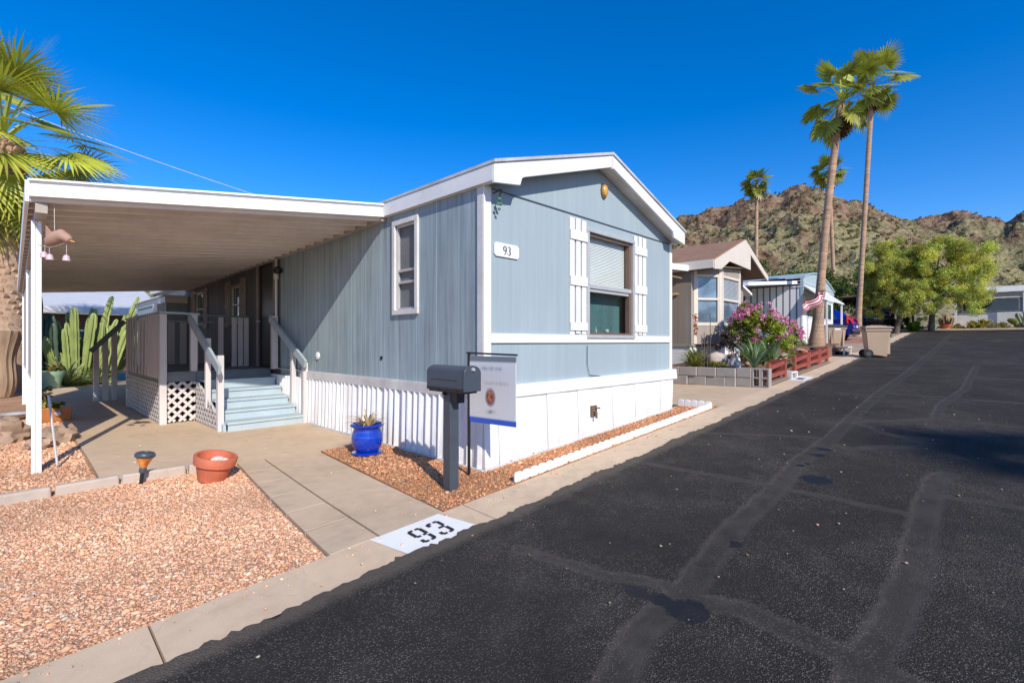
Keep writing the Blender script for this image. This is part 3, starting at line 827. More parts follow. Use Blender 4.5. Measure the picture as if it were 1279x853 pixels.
# trim
mb = MB()
mb.box((-.022, -.022, .865), (.085, -.001, 2.99)); mb.box((HW-.065, -.020, .87), (HW+.02, -.001, 3.0))
mb.box((.086, -.026, 1.333), (HW-.066, -.004, 1.437))
mb.build('end_trim', WHITE, home, bevel=.004)
mb = MB(); mb.box((-.0225, -.0005, .852), (-.002, .085, 2.984)); mb.build('corner_trim', WHITE_OLD, home, bevel=.004)
mb = MB(); mb.hexa([(-.055, -.055, .735), (4.40, -.06, .722), (4.40, .05, .722), (-.055, -.004, .735), (-.055, -.055, .868), (4.37, -.06, .885), (4.37, .05, .885), (-.055, -.004, .868)])
mb.build('end_band', WHITE, home, bevel=.006)
mb = MB(); mb.box((-.052, .0, .735), (-.003, 4.55, .845)); mb.box((-.040, .0, .846), (-.003, 5.7, .862)); mb.build('side_band', WHITE_OLD, home, bevel=.004)
def skirt_mat():
    t = NT('splashed_skirting_paint'); P = t.pos(); x, y, z = t.sep(P)
    h = t.math('SUBTRACT', z, t.math('MULTIPLY', x, .05))
    n = t.noise(t.mapv(P, (5, 5, .7)), 1, 6, .65); n2 = t.noise(P, 7, 5, .65)
    col = t.ramp(n, [(.3, (.68, .67, .65)), (.5, (.78, .775, .76)), (.7, (.82, .815, .80))])
    sp = t.math('MULTIPLY', t.ramp(h, [(.03, 1), (.36, 0)]), t.ramp(n2, [(.35, .1), (.65, .9)]))
    col = t.mix(t.math('MULTIPLY', sp, .42), col, (.40, .255, .16))
    st = t.ramp(t.noise(t.mapv(P, (26, 26, 1.1)), 1, 4, .6), [(.60, 0), (.72, 1)])
    col = t.mix(t.math('MULTIPLY', st, .22), col, (.36, .31, .26))
    t.color(col); t.rough(.55); t.bump(t.noise(P, 4, 4), .35, .02); return t.m
SKIRT = skirt_mat()
# skirting: ribbed metal panels along the side, flared flat panels on the end
mb = MB(); y = -.02; r_ = np.random.default_rng(5); pr = []
while y < 5.9:
    for dx, st in ((0, .045), (-.028, .018), (-.028, .040), (0, .018)):
        pr.append((-.025+dx+r_.normal(0, .003), y)); y += st*r_.uniform(.9, 1.15)
    if r_.random() < .18: y += .05
vs_ = []; 
for x, y in pr:
    sl = r_.normal(0, .004); vs_ += [(x, y, .745), (x-.02+sl, y+sl, G(0, y)-.03)]
mb.add(vs_, [(2*i, 2*i+1, 2*i+3, 2*i+2) for i in range(len(pr)-1)])
mb.build('side_skirting', SKIRT, home)
mb = MB(); x = -.03; i = 0
while x < 4.30:
    w = [.205, .20, .21, .40, .20, .21][i % 6]; x1 = min(x+w, 4.31); t0 = .004*((i*5) % 3); k = .985
    zb0 = G(x)+.02; zb1 = G(x1)+.02
    f = lambda q: q-.045*max(0, (q-3.2))*1.7
    mb.hexa([(f(x), -.055-t0, zb0), (f(x1)-.006, -.055-t0, zb1), (f(x1)-.006, .02, zb1), (f(x), .02, zb0),
             (x, -.030-t0, .73), (x1-.006, -.030-t0, .73), (x1-.006, .02, .73), (x, .02, .73)])
    x = x1; i += 1
mb.build('end_skirting', SKIRT, home)
mb = MB(); mb.box((-.06, -.085, -.02), (4.2, -.06, .03)); mb.box((-.085, -.06, -.02), (-.062, 4.2, .03)); 
for v in mb.v: pass
mb.v = [(a, b, c+G(a, b)) for a, b, c in mb.v]
mb.build('skirting_sill', WHITE_OLD, home)
mb = MB(); mb.box((1.86, -.075, .36), (1.98, -.05, .50)); mb.tube([(1.90, -.09, .42), (1.90, -.12, .42), (1.90, -.12, .34)], .014, 8); mb.tube([(1.93, -.09, .47), (1.97, -.13, .47)], .010, 8)
mb.build('hose_outlet', mat_plain('rusty_outlet', (.16, .10, .06), .7, .3, 10), home)
mb = MB(); mb.tube([(.0, 0, 0), (0, .02, -.25), (.05, .0, -.40), (.35, -.0, -.43)], .005, 6)
mb.v = [(a+1.84, -.018, c+1.30) for a, b, c in mb.v]; mb.build('cable', DARK, home)

def upper_pane():
    t = NT('clear_pane_glass'); g = t.n('ShaderNodeBsdfGlossy'); g.inputs['Roughness'].default_value = .02
    tr = t.n('ShaderNodeBsdfTransparent'); tr.inputs[0].default_value = (.90, .93, .93, 1)
    fr = t.n('ShaderNodeFresnel'); fr.inputs['IOR'].default_value = 1.45
    m = t.n('ShaderNodeMixShader'); t.l(fr.outputs[0], m.inputs[0]); t.l(tr.outputs[0], m.inputs[1]); t.l(g.outputs[0], m.inputs[2]); t.l(m.outputs[0], t.out.inputs[0])
    return t.m
CLEAR = upper_pane()
# windows -------------------------------------------------------------
def side_window(w, frame_mat, fw, rail, pane_mat, inner=True):
    a, b, c, d = w
    mb = MB(); o = .035
    for q in ((( -o, a-fw, d), (-.001, b+fw, d+fw)), ((-o, a-fw, c-fw), (-.001, b+fw, c)), ((-o, a-fw, c), (-.001, a, d)), ((-o, b, c), (-.001, b+fw, d))): mb.box(*q)
    f = mb.build('window', frame_mat, home, bevel=.004)
    mb = MB(); mb.box((.045, a, c), (.052, b, d)); mb.build('pane', pane_mat, f)
    mb = MB(); i = .028
    for q in (((.0, a, d-i), (.04, b, d)), ((.0, a, c), (.04, b, c+i)), ((.0, a, c+i), (.04, a+i, d-i)), ((.0, b-i, c+i), (.04, b, d-i))): mb.box(*q)
    for z in rail: mb.box((.004, a+i, z-.016), (.046, b-i, z+.016))
    mb.build('sash', ALU, f, bevel=.002)
    return f
side_window(W1, WHITE_OLD, .062, [2.25, 2.10], SCREEN)
side_window(W2, GREYFRAME, .04, [2.16], GLASS); side_window(W3, GREYFRAME, .04, [2.2], GLASS)
# front window
a, b, c, d = FW
mb = MB(); fw = .045
for q in (((a-fw, -.05, d), (b+fw, -.001, d+fw)), ((a-fw, -.05, c-fw), (b+fw, -.001, c)), ((a-fw, -.045, c), (a, -.001, d)), ((b, -.045, c), (b+fw, -.001, d))): mb.box(*q)
fwn = mb.build('front_window', ALU, home, bevel=.004)
mb = MB(); i = .04; zm = 2.09
for q in (((a, -.012, d-i), (b, .06, d)), ((a, -.012, c), (b, .06, c+.028)), ((a, -.010, c+.028), (a+i, .06, d-i)), ((b-i*1.6, -.010, c+.028), (b, .06, d-i))): mb.box(*q)
mb.build('window_frame', BRONZE, fwn, bevel=.003)
mb = MB(); mb.box((a+i, -.022, zm-.03), (b-.02, .055, zm+.028)); mb.box((a+i, -.002, zm-.075), (b-i*1.6, .05, zm-.032)); mb.build('meeting_rail', ALU, fwn, bevel=.004)
mb = MB(); mb.add([(a+i, .05, c+.028), (b-i*1.6, .05, c+.028), (b-i*1.6, .05, zm-.07), (a+i, .05, zm-.07)], [(0, 1, 2, 3)]); mb.build('pane', CLEAR, fwn)
mb = MB(); mb.add([(a+i, .055, zm+.03), (b-i*1.6, .055, zm+.03), (b-i*1.6, .055, d-i), (a+i, .055, d-i)], [(0, 1, 2, 3)]); mb.build('pane', CLEAR, fwn)
mb = MB(); z = zm+.0
while z < d-.02:
    mb.hexa([(a+i, .074, z), (b-i*1.6, .074, z), (b-i*1.6, .088, z+.019), (a+i, .088, z+.019), (a+i, .073, z+.001), (b-i*1.6, .073, z+.001), (b-i*1.6, .087, z+.021), (a+i, .087, z+.021)]); z += .021
mb.build('blind', mat_plain('blind_slats', (.88, .89, .88), .5, .04, 3, .02, 20), fwn)
mb = MB(); mb.box((a-.3, .19, c-.3), (b+.3, .20, d+.3)); mb.build('reflection_backing', mat_plain('pane_reflection_teal', (.085, .19, .20), .9, .5, 3, streak=True), fwn)  # sheet behind the glass, coloured teal for the lower pane's reflection
SILLM = mat_plain('sill_things', (.5, .55, .5), .5)
mb = MB(); mb.lathe([(.012, 0), (.018, .03), (.006, .05), (.004, .09)], 10, (a+.35, .10, c+.03)); mb.build('sill_ornament', SILLM, fwn)
mb = MB(); mb.lathe([(.02, 0), (.035, .02), (.03, .05), (.02, .055)], 12, (a+.62, .10, c+.03)); mb.build('sill_ornament', SILLM, fwn)
# board and batten shutters
def shutter(plane, a0, a1, z0, z1, mat, name='shutter', bt=((.11, .19), (.50, .58), (.895, .965))):
    mb = MB(); w = (a1-a0); n = 3; g = w*.10; bw = (w-g*(n-1))/n
    H = z1-z0
    def bx(p0, p1, q0, q1, d0, d1):
        if plane == 'y': mb.box((p0, -d1, q0), (p1, -d0, q1))
        else: mb.box((-d1, p0, q0), (-d0, p1, q1))
    for k in range(n): bx(a0+k*(bw+g), a0+k*(bw+g)+bw, z0+.006*((k*2) % 3), z1-.008*((k+1) % 2), .004, .024)
    for f0, f1 in bt: bx(a0-.004, a1+.004, z1-H*f1, z1-H*f0, .0245, .042)
    return mb.build(name, mat, home, bevel=.003)
shutter('y', 1.46, 1.81, 1.438, 2.935, WHITE); shutter('y', 3.045, 3.40, 1.438, 2.945, WHITE)
for q in ((7.40, 7.70), (8.44, 8.76), (10.25, 10.56), (11.44, 11.75)): shutter('x', q[0], q[1], 1.66, 2.72, GREYFRAME)
# door
mb = MB(); mb.box((.03, DR[0], DR[2]), (.06, DR[1], DR[3])); dr = mb.build('door', BLACK, home)
mb = MB()
for q in (((-.03, DR[0]-.05, DR[2]), (-.001, DR[0], DR[3]+.05)), ((-.03, DR[1], DR[2]), (-.001, DR[1]+.05, DR[3]+.05)), ((-.03, DR[0], DR[3]), (-.001, DR[1], DR[3]+.05))): mb.box(*q)
mb.build('door_frame', GREYFRAME, dr)
mb = MB(); mb.tube([(.0, DR[1]-.1, 1.75), (-.05, DR[1]-.1, 1.75), (-.05, DR[1]-.02, 1.75)], .012, 8); mb.build('handle', ALU, dr)
# conduit and meter tube by the door
mb = MB(); mb.tube([(-.05, 5.60, 1.80), (-.05, 5.60, 2.50)], .022, 10); mb.tube([(-.05, 5.60, 2.50), (-.05, 5.60, 2.60)], .045, 12); mb.tube([(-.05, 5.60, 2.60), (-.05, 5.60, 2.86), (-.05, 5.70, 2.90), (-.05, 5.86, 2.90)], .022, 10)
mb.build('conduit', WHITE_OLD, home, smooth=True)
mb = MB(); mb.lathe([(.05, 0), (.075, .03), (.075, .09), (.03, .13)], 14, (-.09, 5.42, 2.58)); mb.build('porch_lamp', BLACK, home, smooth=True)
mb = MB(); mb.lathe([(.0, 0), (.026, .001), (.026, .010), (.0, .012)], 14, M=Matrix.Translation((-.001, 2.02, 1.13)) @ Matrix.Rotation(R(-90), 4, 'Y')); mb.build('wall_vent', BLACK, home)
mb = MB(); mb.lathe([(.0, 0), (.06, .001), (.06, .02), (.0, .035)], 16, M=Matrix.Translation((-.001, 3.95, 1.12)) @ Matrix.Rotation(R(-90), 4, 'Y')); mb.build('outlet_cover', WHITE, home, smooth=True)
# amber oval lamp in the gable with its sagging rim of dirt
Mg = Matrix.Translation((2.23, -.008, 3.42)) @ Matrix.Rotation(R(90), 4, 'X') @ Matrix.Diagonal((.055, .085, 1, 1))
mb = MB(); mb.lathe([(.0, 0), (1.25, .001), (1.25, .018), (1.0, .02)], 22, M=Mg); gl = mb.build('gable_lamp', BRONZE, home, smooth=True)
mb = MB(); mb.lathe([(1.0, .019), (.9, .045), (.55, .062), (.0, .068)], 22, M=Mg); mb.build('lens', mat_plain('amber_lens', (.62, .33, .06), .25, .15, 12), gl, smooth=True)
# house number plaque
mb = MB(); x0, x1, z0, z1, n = .135, .52, 2.268, 2.418, .022
mb.prism([(x0+n, -.003, z0), (x1-n, -.003, z0), (x1-n*.6, -.003, z0+n*.7), (x1, -.003, z0+n), (x1, -.003, z1-n), (x1-n*.6, -.003, z1-n*.7), (x1-n, -.003, z1), (x0+n, -.003, z1), (x0+n*.6, -.003, z1-n*.7), (x0, -.003, z1-n), (x0, -.003, z0+n), (x0+n*.6, -.003, z0+n*.7)], (0, -.016, 0))
pq = mb.build('number_plaque', WHITE, home, bevel=.003)
def ribbon(mb, pts, ws, y):
    for i in range(len(pts)-1):
        p = Vector((pts[i][0], 0, pts[i][1])); q = Vector((pts[i+1][0], 0, pts[i+1][1])); d = (q-p); d.normalize(); nn = Vector((-d.z, 0, d.x))
        e = d*.0012
        mb.add([(p-e+nn*ws[i]).xz.to_3d()*0+Vector(((p-e+nn*ws[i]).x, y-i*1e-5, (p-e+nn*ws[i]).z)), Vector(((q+e+nn*ws[i+1]).x, y-i*1e-5, (q+e+nn*ws[i+1]).z)),
                Vector(((q+e-nn*ws[i+1]).x, y-i*1e-5, (q+e-nn*ws[i+1]).z)), Vector(((p-e-nn*ws[i]).x, y-i*1e-5, (p-e-nn*ws[i]).z))], [(0, 1, 2, 3)])
def arc(cx, cz, rx, rz, t0, t1, n): return [(cx+rx*math.cos(R(t0+(t1-t0)*k/n)), cz+rz*math.sin(R(t0+(t1-t0)*k/n)), t0+(t1-t0)*k/n) for k in range(n+1)]
mb = MB(); S = .096; bx_ = .265; bz = 2.295
nine = arc(.28, .68, .21, .27, 0, 360, 28)
ribbon(mb, [(bx_+x*S, bz+z*S) for x, z, t in nine], [S*(.036+.058*abs(math.cos(R(t)))) for x, z, t in nine], -.0205)
tail = [(.49, .68, .062), (.485, .52, .062), (.45, .34, .056), (.38, .17, .046), (.27, .05, .032), (.12, .0, .02)]
ribbon(mb, [(bx_+x*S, bz+z*S) for x, z, w in tail], [S*w*1.45 for x, z, w in tail], -.0208)
up = arc(.94, .73, .18, .23, 160, -90, 18); lo = arc(.92, .25, .23, .25, 88, -165, 22)
for A in (up, lo): ribbon(mb, [(bx_+x*S, bz+z*S) for x, z, t in A], [S*(.036+.062*max(0, math.cos(R(t)))) for x, z, t in A], -.0205)
for q in (up[0], lo[-1]): mb.lathe([(0, 0), (S*.05, 0), (S*.05, .001), (0, .001)], 10, M=Matrix.Translation((bx_+q[0]*S+.001, -.0205, bz+q[1]*S)) @ Matrix.Rotation(R(90), 4, 'X'))
mb.build('numerals', mat_plain('numeral_paint', (.05, .05, .055), .5), pq)
# room addition at the back under its own low eave
mb = MB(); mb.box((-.5, 12.3, .0), (-.003, 16.6, 2.42)); ad = mb.build('rear_addition', mat_siding('addition_siding', (.34, .42, .45), 'y', .3, .15), home)
mb = MB(); mb.box((-.53, 12.28, 2.422), (.0, 16.7, 2.585)); mb.box((-.60, 12.2, 2.587), (.0, 16.8, 2.625)); mb.build('eave_fascia', WHITE, ad)
mb = MB(); mb.box((-.66, 12.55, 2.05), (-.503, 13.15, 2.40)); mb.build('cooler_box', WHITE, ad, bevel=.01)

# little green glass ornament on a hook under the left rake end
orn = thing('hanging_ornament', 'small green ornament hanging on a hook under the left end of the white rake', 'ornament', (.13, -.10, 2.95))
mb = MB(); mb.tube([(.13, -.004, 2.93), (.13, -.12, 2.95), (.13, -.13, 2.92), (.13, -.11, 2.90), (.13, -.10, 2.86)], .006, 8); mb.build('hook', BLACK, orn, smooth=True)
mb = MB()
for k, (dx, dz, s) in enumerate([(0, 0, 1), (.028, -.045, .8), (-.02, -.05, .8), (.006, -.10, .7)]):
    mb.lathe([(0, -.025*s), (.022*s, -.012*s), (.026*s, 0), (.018*s, .014*s), (0, .024*s)], 10, (.13+dx, -.10+.01*(k % 2), 2.85+dz))
mb.build('glass_drops', mat_plain('green_glass_drops', (.10, .24, .17), .2, .3, 30), orn, smooth=True)

# ================================================================== CARPORT
cp = thing('carport', 'white edged metal carport roof with ribbed beige underside attached to the home', 'carport', (-3.3, 3.5, 0))
FL = Vector((-3.33, 3.02, 2.785)); FR = Vector((.0, 1.90, 2.990)); RRr = Vector((.0, 12.25, 2.80)); RL = Vector((-3.33, 12.35, 2.50))
def cpt(s, t): return FL.lerp(FR, s).lerp(RL.lerp(RRr, s), t)     # s outward->house, t front->rear
mb = MB(); N = 31; prof = []   # pans: flat, rib down
for i in range(N):
    t0 = i/N; w = 1/N
    prof += [(t0, 0), (t0+w*.06, -.055), (t0+w*.24, -.055), (t0+w*.30, .0), (t0+w*.55, .0), (t0+w*.60, -.018), (t0+w*.70, -.018), (t0+w*.73, 0)]
prof.append((1.0, 0)); vs_ = []
for t, dz in prof:
    for s in (0, .5, 1.0):
        p = cpt(s, t); vs_.append((p.x, p.y, p.z+dz+.01))
m = 3; mb.add(vs_, [(i*m+j, i*m+j+1, (i+1)*m+j+1, (i+1)*m+j) for i in range(len(prof)-1) for j in range(2)])
mb.build('ceiling_pans', CEIL, cp)
mb = MB(); up_ = Vector((0, 0, .13))
q = [FL, FR, RRr, RL]; mb.hexa([p+Vector((0, 0, .055)) for p in q]+[p+up_ for p in q]); mb.build('roof_sheet', FASC, cp)
mb = MB(); dv = Vector((0, -.03, 0))
mb.hexa([FL+dv, FR+dv, FR, FL, FL+dv+Vector((0, 0, .155)), FR+dv+Vector((0, 0, .155)), FR+Vector((0, 0, .155)), FL+Vector((0, 0, .155))])
f0 = (FR-FL).normalized()
mb.bar(FL+dv*1.2+Vector((0, 0, .155)), FR+dv*1.2+Vector((0, 0, .155)), .06, .018); mb.bar(FL+dv*1.2, FR+dv*1.2, .05, .014)
mb.build('front_fascia', FASC, cp)
mb = MB(); mb.bar(FL+Vector((-.012, .0, .055)), RL+Vector((-.012, 0, .055)), .03, .21); mb.build('side_gutter', FASC, cp)
mb = MB(); mb.bar(FL+Vector((.09, .0, -.085)), RL+Vector((.09, 0, -.085)), .09, .125); mb.build('beam', mat_plain('beige_beam', (.40, .34, .28), .5, .12, 3, .1, 40, dirt=.2), cp)
mb = MB(); mb.bar(FR+Vector((-.04, .0, -.02)), RRr+Vector((-.04, 0, -.02)), .07, .075); mb.build('wall_ledger', mat_plain('dusty_ledger', (.42, .37, .33), .6, .2, 6, .1, 40, dirt=.3), cp)
for i, y in enumerate((3.45, 7.3, 11.2)):
    z1 = FL.lerp(RL, (y-FL.y)/(RL.y-FL.y)).z-.145
    mb = MB(); w = .040
    x0 = -3.265 if i == 0 else -3.245
    mb.box((x0-w, y-w, G(x0, y)-.05), (x0-.008, y+w, z1)); mb.box((x0+.008, y-w, G(x0, y)-.05), (x0+w, y+w, z1)); mb.box((x0-.008, y-w+.012, G(x0, y)-.05), (x0+.008, y+w-.012, z1))
    mb.build('post', FASC, cp, bevel=.006)
mb = MB(); mb.box((-3.262, 4.35, .86), (-3.250, 11.0, 2.36)); mb.tube([(-3.256, 4.30, .86), (-3.256, 11.05, .86)], .018, 8); mb.build('added_shade_screen', mat_plain('added_screen_cloth', (.50, .46, .40), .8, .1, 4, .1, 200), cp)  # screen added between the posts to put the driveway in shade
mb = MB(); mb.tube([(-3.16, 3.72, .75), (-3.10, 3.50, .0)], .012, 8); mb.build('ground_stake', ALU, cp, smooth=True)

# ================================================================== PORCH
po = thing('porch', 'raised grey porch with pale blue steps, lattice skirt and white railings at the side door', 'porch', (-.9, 5.9, 0))
PF, PB, PL, PZ = 5.86, 9.1, -1.74, .845
mb = MB()
y = PF-.02; k = 0
while y < PB:
    mb.box((PL-.02, y, PZ-.03), (-.06, min(y+.136, PB), PZ)); y += .142
mb.build('deck_boards', DECKDARK, po, bevel=.003)
mb = MB(); mb.box((PL+.001, PF-.022, PZ-.165), (-1.26, PF+.018, PZ-.032)); mb.box((-1.255, PF-.026, PZ-.165), (-.06, PF+.018, PZ-.032)); mb.box((PL-.02, PF+.02, PZ-.165), (PL+.02, PB, PZ-.032))
mb.build('rim_joist', DECKDARK, po, bevel=.004)
SX0, SX1 = -1.22, -.085; run = .305; rise = (PZ-.0)/6
for i in range(5):
    yb = PF-.025-run*(5-i); zt = rise*(i+1)
    x1 = SX1
    mb = MB(); mb.box((SX0, yb-.02, zt-.038), (x1, yb+run+.03 if i < 4 else PF-.028, zt)); 
    mb.box((SX0+.015, yb+.002, (rise*i-.03 if i else -.03)), (x1-.01, yb+.03, zt-.039))
    mb.build('step', STEP, po, bevel=.006)
mb = MB()
mb.prism([(SX0-.045, PF-.03, -.02), (SX0-.045, PF-.03, PZ-.17), (SX0-.045, PF-run*5-.0, rise-.05), (SX0-.045, PF-run*5, -.02)], (.04, 0, 0)); mb.build('stair_stringer', STEP, po)
# railings ----------------------------------------------------------
def post(x, y, z0, z1, w=.09): 
    mb = MB(); mb.box((x-w/2, y-w/2, z0), (x+w/2, y+w/2, z1)); return mb.build('post', RAILWHITE, po, bevel=.006)
post(PL-.00, PF-.05, -.02, 1.80, .10); post(-1.29, PF+.04, PZ, 1.80, .10)
post(-1.27, 5.12, .28, 1.40, .075); post(-1.27, 4.46, -.02, 1.14, .085)
post(-.075, 5.62, PZ, 1.82, .10); post(-.06, 4.80, .28, 1.27, .075); post(-.06, 4.32, -.02, 1.0, .08)
post(PL, 9.05, -.02, 1.80, .09)
def rail(p, q, w=.075, h=.04, mat=HANDRAIL, name='handrail'):
    mb = MB(); mb.bar(p, q, w, h); return mb.build(name, mat, po, bevel=.005)
d_ = Vector((0, -1, -.47))
rail(Vector((-1.345, 5.95, 1.76)), Vector((-1.345, 4.20, .93)), .04, .14)
rail(Vector((-.118, 5.72, 1.78)), Vector((-.118, 4.16, .98)), .04, .13)
rail((PL-.03, PF-.10, 1.82), (-1.22, PF+.02, 1.815), .09, .035); rail((PL, PF-.10, 1.822), (PL, PB, 1.815), .10, .036)
rail((PL+.05, PB-.02, 1.80), (-.2, PB-.02, 1.80), .08, .035)
for y in (5.98, 6.14, 6.31, 6.50, 6.70, 6.95, 7.25, 7.55, 7.9, 8.2, 8.5, 8.8):
    mb = MB(); mb.box((PL-.058, y-.055, PZ-.10), (PL-.036, y+.055, 1.80)); mb.build('baluster', RAILWHITE, po, bevel=.003)
for x in (-.55, -.78, -1.0, -1.25, -1.5):
    mb = MB(); mb.box((x-.06, PB-.06, PZ+.002), (x+.06, PB-.035, 1.775)); mb.build('baluster', RAILWHITE, po, bevel=.003)
for x in (-.075, -.185, -.30, -.54):
    mb = MB(); mb.box((x-.045, 7.15, PZ+.002), (x+.045, 7.172, 1.835)); mb.build('baluster', RAILWHITE, po, bevel=.003)
rail((-.03, 7.19, 1.86), (-.95, 7.19, 1.86), .06, .04, DECKDARK)
# lattice panels (crossed strips)
def lattice(o, ux, L_, z0f, z1f, name='lattice', pit=.150, w=.043):
    """in the vertical plane through o along unit ux; clipped between z0f(s) and z1f(s)"""
    mb = MB(); nrm = Vector((-ux[1], ux[0], 0)); ux = Vector((ux[0], ux[1], 0))
    for sgn, off in ((1, .003), (-1, .011)):
        s = -3.0
        while s < L_+3.0:
            seg = []
            n = 60
            inside = [] 
            for k in range(n+1):
                zz = -.1+1.1*k/n; ss = s+sgn*zz
                if 0 <= ss <= L_ and z0f(ss) <= zz <= z1f(ss): inside.append((ss, zz))
            if len(inside) > 2:
                a, b = inside[0], inside[-1]
                p = Vector(o)+ux*a[0]+nrm*off; q = Vector(o)+ux*b[0]+nrm*off
                d = Vector((ux.x*sgn, ux.y*sgn, 1)).normalized(); wv = Vector((ux.x*-sgn*-1, ux.y*-sgn*-1, -sgn*sgn)).normalized()
                wv = d.cross(nrm).normalized()*w/2; th = nrm*.006
                p.z = a[1]; q.z = b[1]
                mb.hexa([p-wv, p+wv, p+wv+th, p-wv+th, q-wv, q+wv, q+wv+th, q-wv+th])
            s += pit*1.0
    # edge strips
    zc = lambda f, s: f(s)
    return mb.build(name, RAILWHITE, po)
lattice((PL+.05, PF-.045, 0), (1, 0), .42, lambda s: .02, lambda s: PZ-.17)
lattice((PL-.03, PF+.06, 0), (0, 1), 3.0, lambda s: .02, lambda s: PZ-.17)
lattice((-1.275, 4.50, 0), (0, 1), 1.32, lambda s: .02, lambda s: min(.66, .22+.42*s))
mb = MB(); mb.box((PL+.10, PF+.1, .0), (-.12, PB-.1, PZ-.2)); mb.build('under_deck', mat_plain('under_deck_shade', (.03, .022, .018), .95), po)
# ramp down at the rear with its own rail
for x, h in ((-1.80, 1.62), (-1.96, 1.42), (-2.12, 1.20)): post(x, 10.6, -.02, h, .10)
rail((-1.62, 10.55, 1.82), (-2.22, 10.55, 1.12), .05, .10, DECKDARK)
# ================================================================== THINGS IN THE YARD
# mailbox: the box lies along y, its door towards the street
mx, my = -.615, -.215; gz = G(mx, my)
mbx = thing('mailbox', 'charcoal kerbside mailbox on a square post in front of the home', 'mailbox', (mx, my, gz))
mb = MB(); mb.box((mx-.052, my-.052, gz-.2), (mx+.052, my+.052, .885)); mb.build('post', MAILM, mbx, bevel=.006)
def mail_profile(w, h, y): 
    p = [(-w, 0), (w, 0)]
    p += [(w*math.cos(R(a)), h-w*.72+w*.72*math.sin(R(a))) for a in range(0, 181, 15)]
    return [(mx+x, y, .905+z) for x, z in p]
mb = MB(); mb.prism(mail_profile(.095, .225, my-.285), (0, .53, 0)); bx = mb.build('box', MAILM, mbx, smooth=True, angle=50)
mb = MB(); mb.prism(mail_profile(.100, .232, my-.305), (0, .022, 0)); db = mb.build('door', MAILM, bx, smooth=True, angle=50, bevel=.004)
mb = MB(); mb.lathe([(0, 0), (.018, 0), (.018, .012), (.010, .024), (0, .026)], 12, M=Matrix.Translation((mx, my-.305, 1.10)) @ Matrix.Rotation(R(90), 4, 'X')); mb.build('latch', ALU, db, smooth=True)
mb = MB(); mb.box((mx-.080, my-.27, .886), (mx+.080, my+.23, .904)); mb.box((mx-.103, my-.29, .905), (mx-.096, my+.235, .93)); mb.box((mx-.0975, my-.20, 1.00), (mx-.0952, my+.17, 1.004))
mb.box((mx+.054, my-.10, .80), (mx+.066, my+.08, .886)); mb.box((mx-.045, my-.14, .79), (mx+.045, my-.054, .885)); mb.tube([(mx-.06, my+.02, .88), (mx-.075, my+.02, .86)], .018, 8)
for k in range(4): mb.tube([(mx-.098, my-.20+.13*k, .915), (mx-.110, my-.20+.13*k, .915)], .008, 8)
mb.build('bracket', DARK, mbx)

# blurred estate sign hanging from an angle-iron stake
def sign_mat():
    t = NT('sign_print'); P = t.obj(); x, y, z = t.sep(P)   # object space: y along the panel (0..-.56), z 0..-.72
    def band(v, a, b, s): return t.math('MULTIPLY', t.ramp(t.math('MULTIPLY', t.math('ADD', t.math('SUBTRACT', v, a), s), 1/(2*s)), [(0, 0), (1, 1)], 'EASE'),
                                        t.ramp(t.math('MULTIPLY', t.math('ADD', t.math('SUBTRACT', b, v), s), 1/(2*s)), [(0, 0), (1, 1)], 'EASE'))
    yy = t.math('MULTIPLY', y, -1); zz = t.math('MULTIPLY', z, -1)
    col = (.60, .60, .615)
    col = t.mix(t.math('MULTIPLY', band(zz, -.05, .055, .012), .9), col, (.11, .135, .15))
    col = t.mix(band(zz, .605, .80, .012), col, (.03, .10, .50))
    n = t.ramp(t.noise(t.mapv(P, (1, 26, 8)), 1, 2), [(.4, 0), (.6, 1)])
    for a, b, c, d, k in ((.105, .135, .16, .42, .55), (.25, .275, .20, .50, .40), (.525, .555, .22, .34, .8)):
        m = t.math('MULTIPLY', band(zz, a, b, .02), band(yy, c, d, .03)); m = t.math('MULTIPLY', m, t.math('ADD', .35, t.math('MULTIPLY', n, .65)))
        col = t.mix(t.math('MULTIPLY', m, k), col, (.08, .09, .12))
    ex = t.math('DIVIDE', t.math('SUBTRACT', yy, .275), .075); ez = t.math('DIVIDE', t.math('SUBTRACT', zz, .40), .105)
    rr = t.math('ADD', t.math('MULTIPLY', ex, ex), t.math('MULTIPLY', ez, ez))
    col = t.mix(t.ramp(rr, [(.35, 1), (.95, 0)]), col, (.12, .10, .22))
    col = t.mix(t.ramp(rr, [(.15, 1), (.60, 0)]), col, t.ramp(t.noise(P, 18, 2), [(.42, (.22, .05, .03)), (.58, (.48, .22, .08))]))
    t.color(col); t.rough(.4); return t.m
sgx, sgy = -.235, -.03
sg = thing('yard_sign', 'white rectangular sale sign with blue foot bar hanging from a thin stake by the mailbox', 'sign', (sgx, sgy, G(sgx, sgy)))
mb = MB(); mb.bar((sgx, sgy, -.15), (sgx, sgy, 1.245), .022, .022); mb.bar((sgx, sgy+.03, 1.235), (sgx+.075, sgy-.60, 1.222), .018, .018); mb.build('stake', DARK, sg)
mb = MB(); mb.box((-.006, -.585, -.66), (.006, -.005, 0)); pn = mb.build('panel', sign_mat(), sg, world=False, bevel=.003)
pn.location = (.0, -.01, 1.205-G(sgx, sgy)); pn.rotation_euler = (0, 0, R(7))

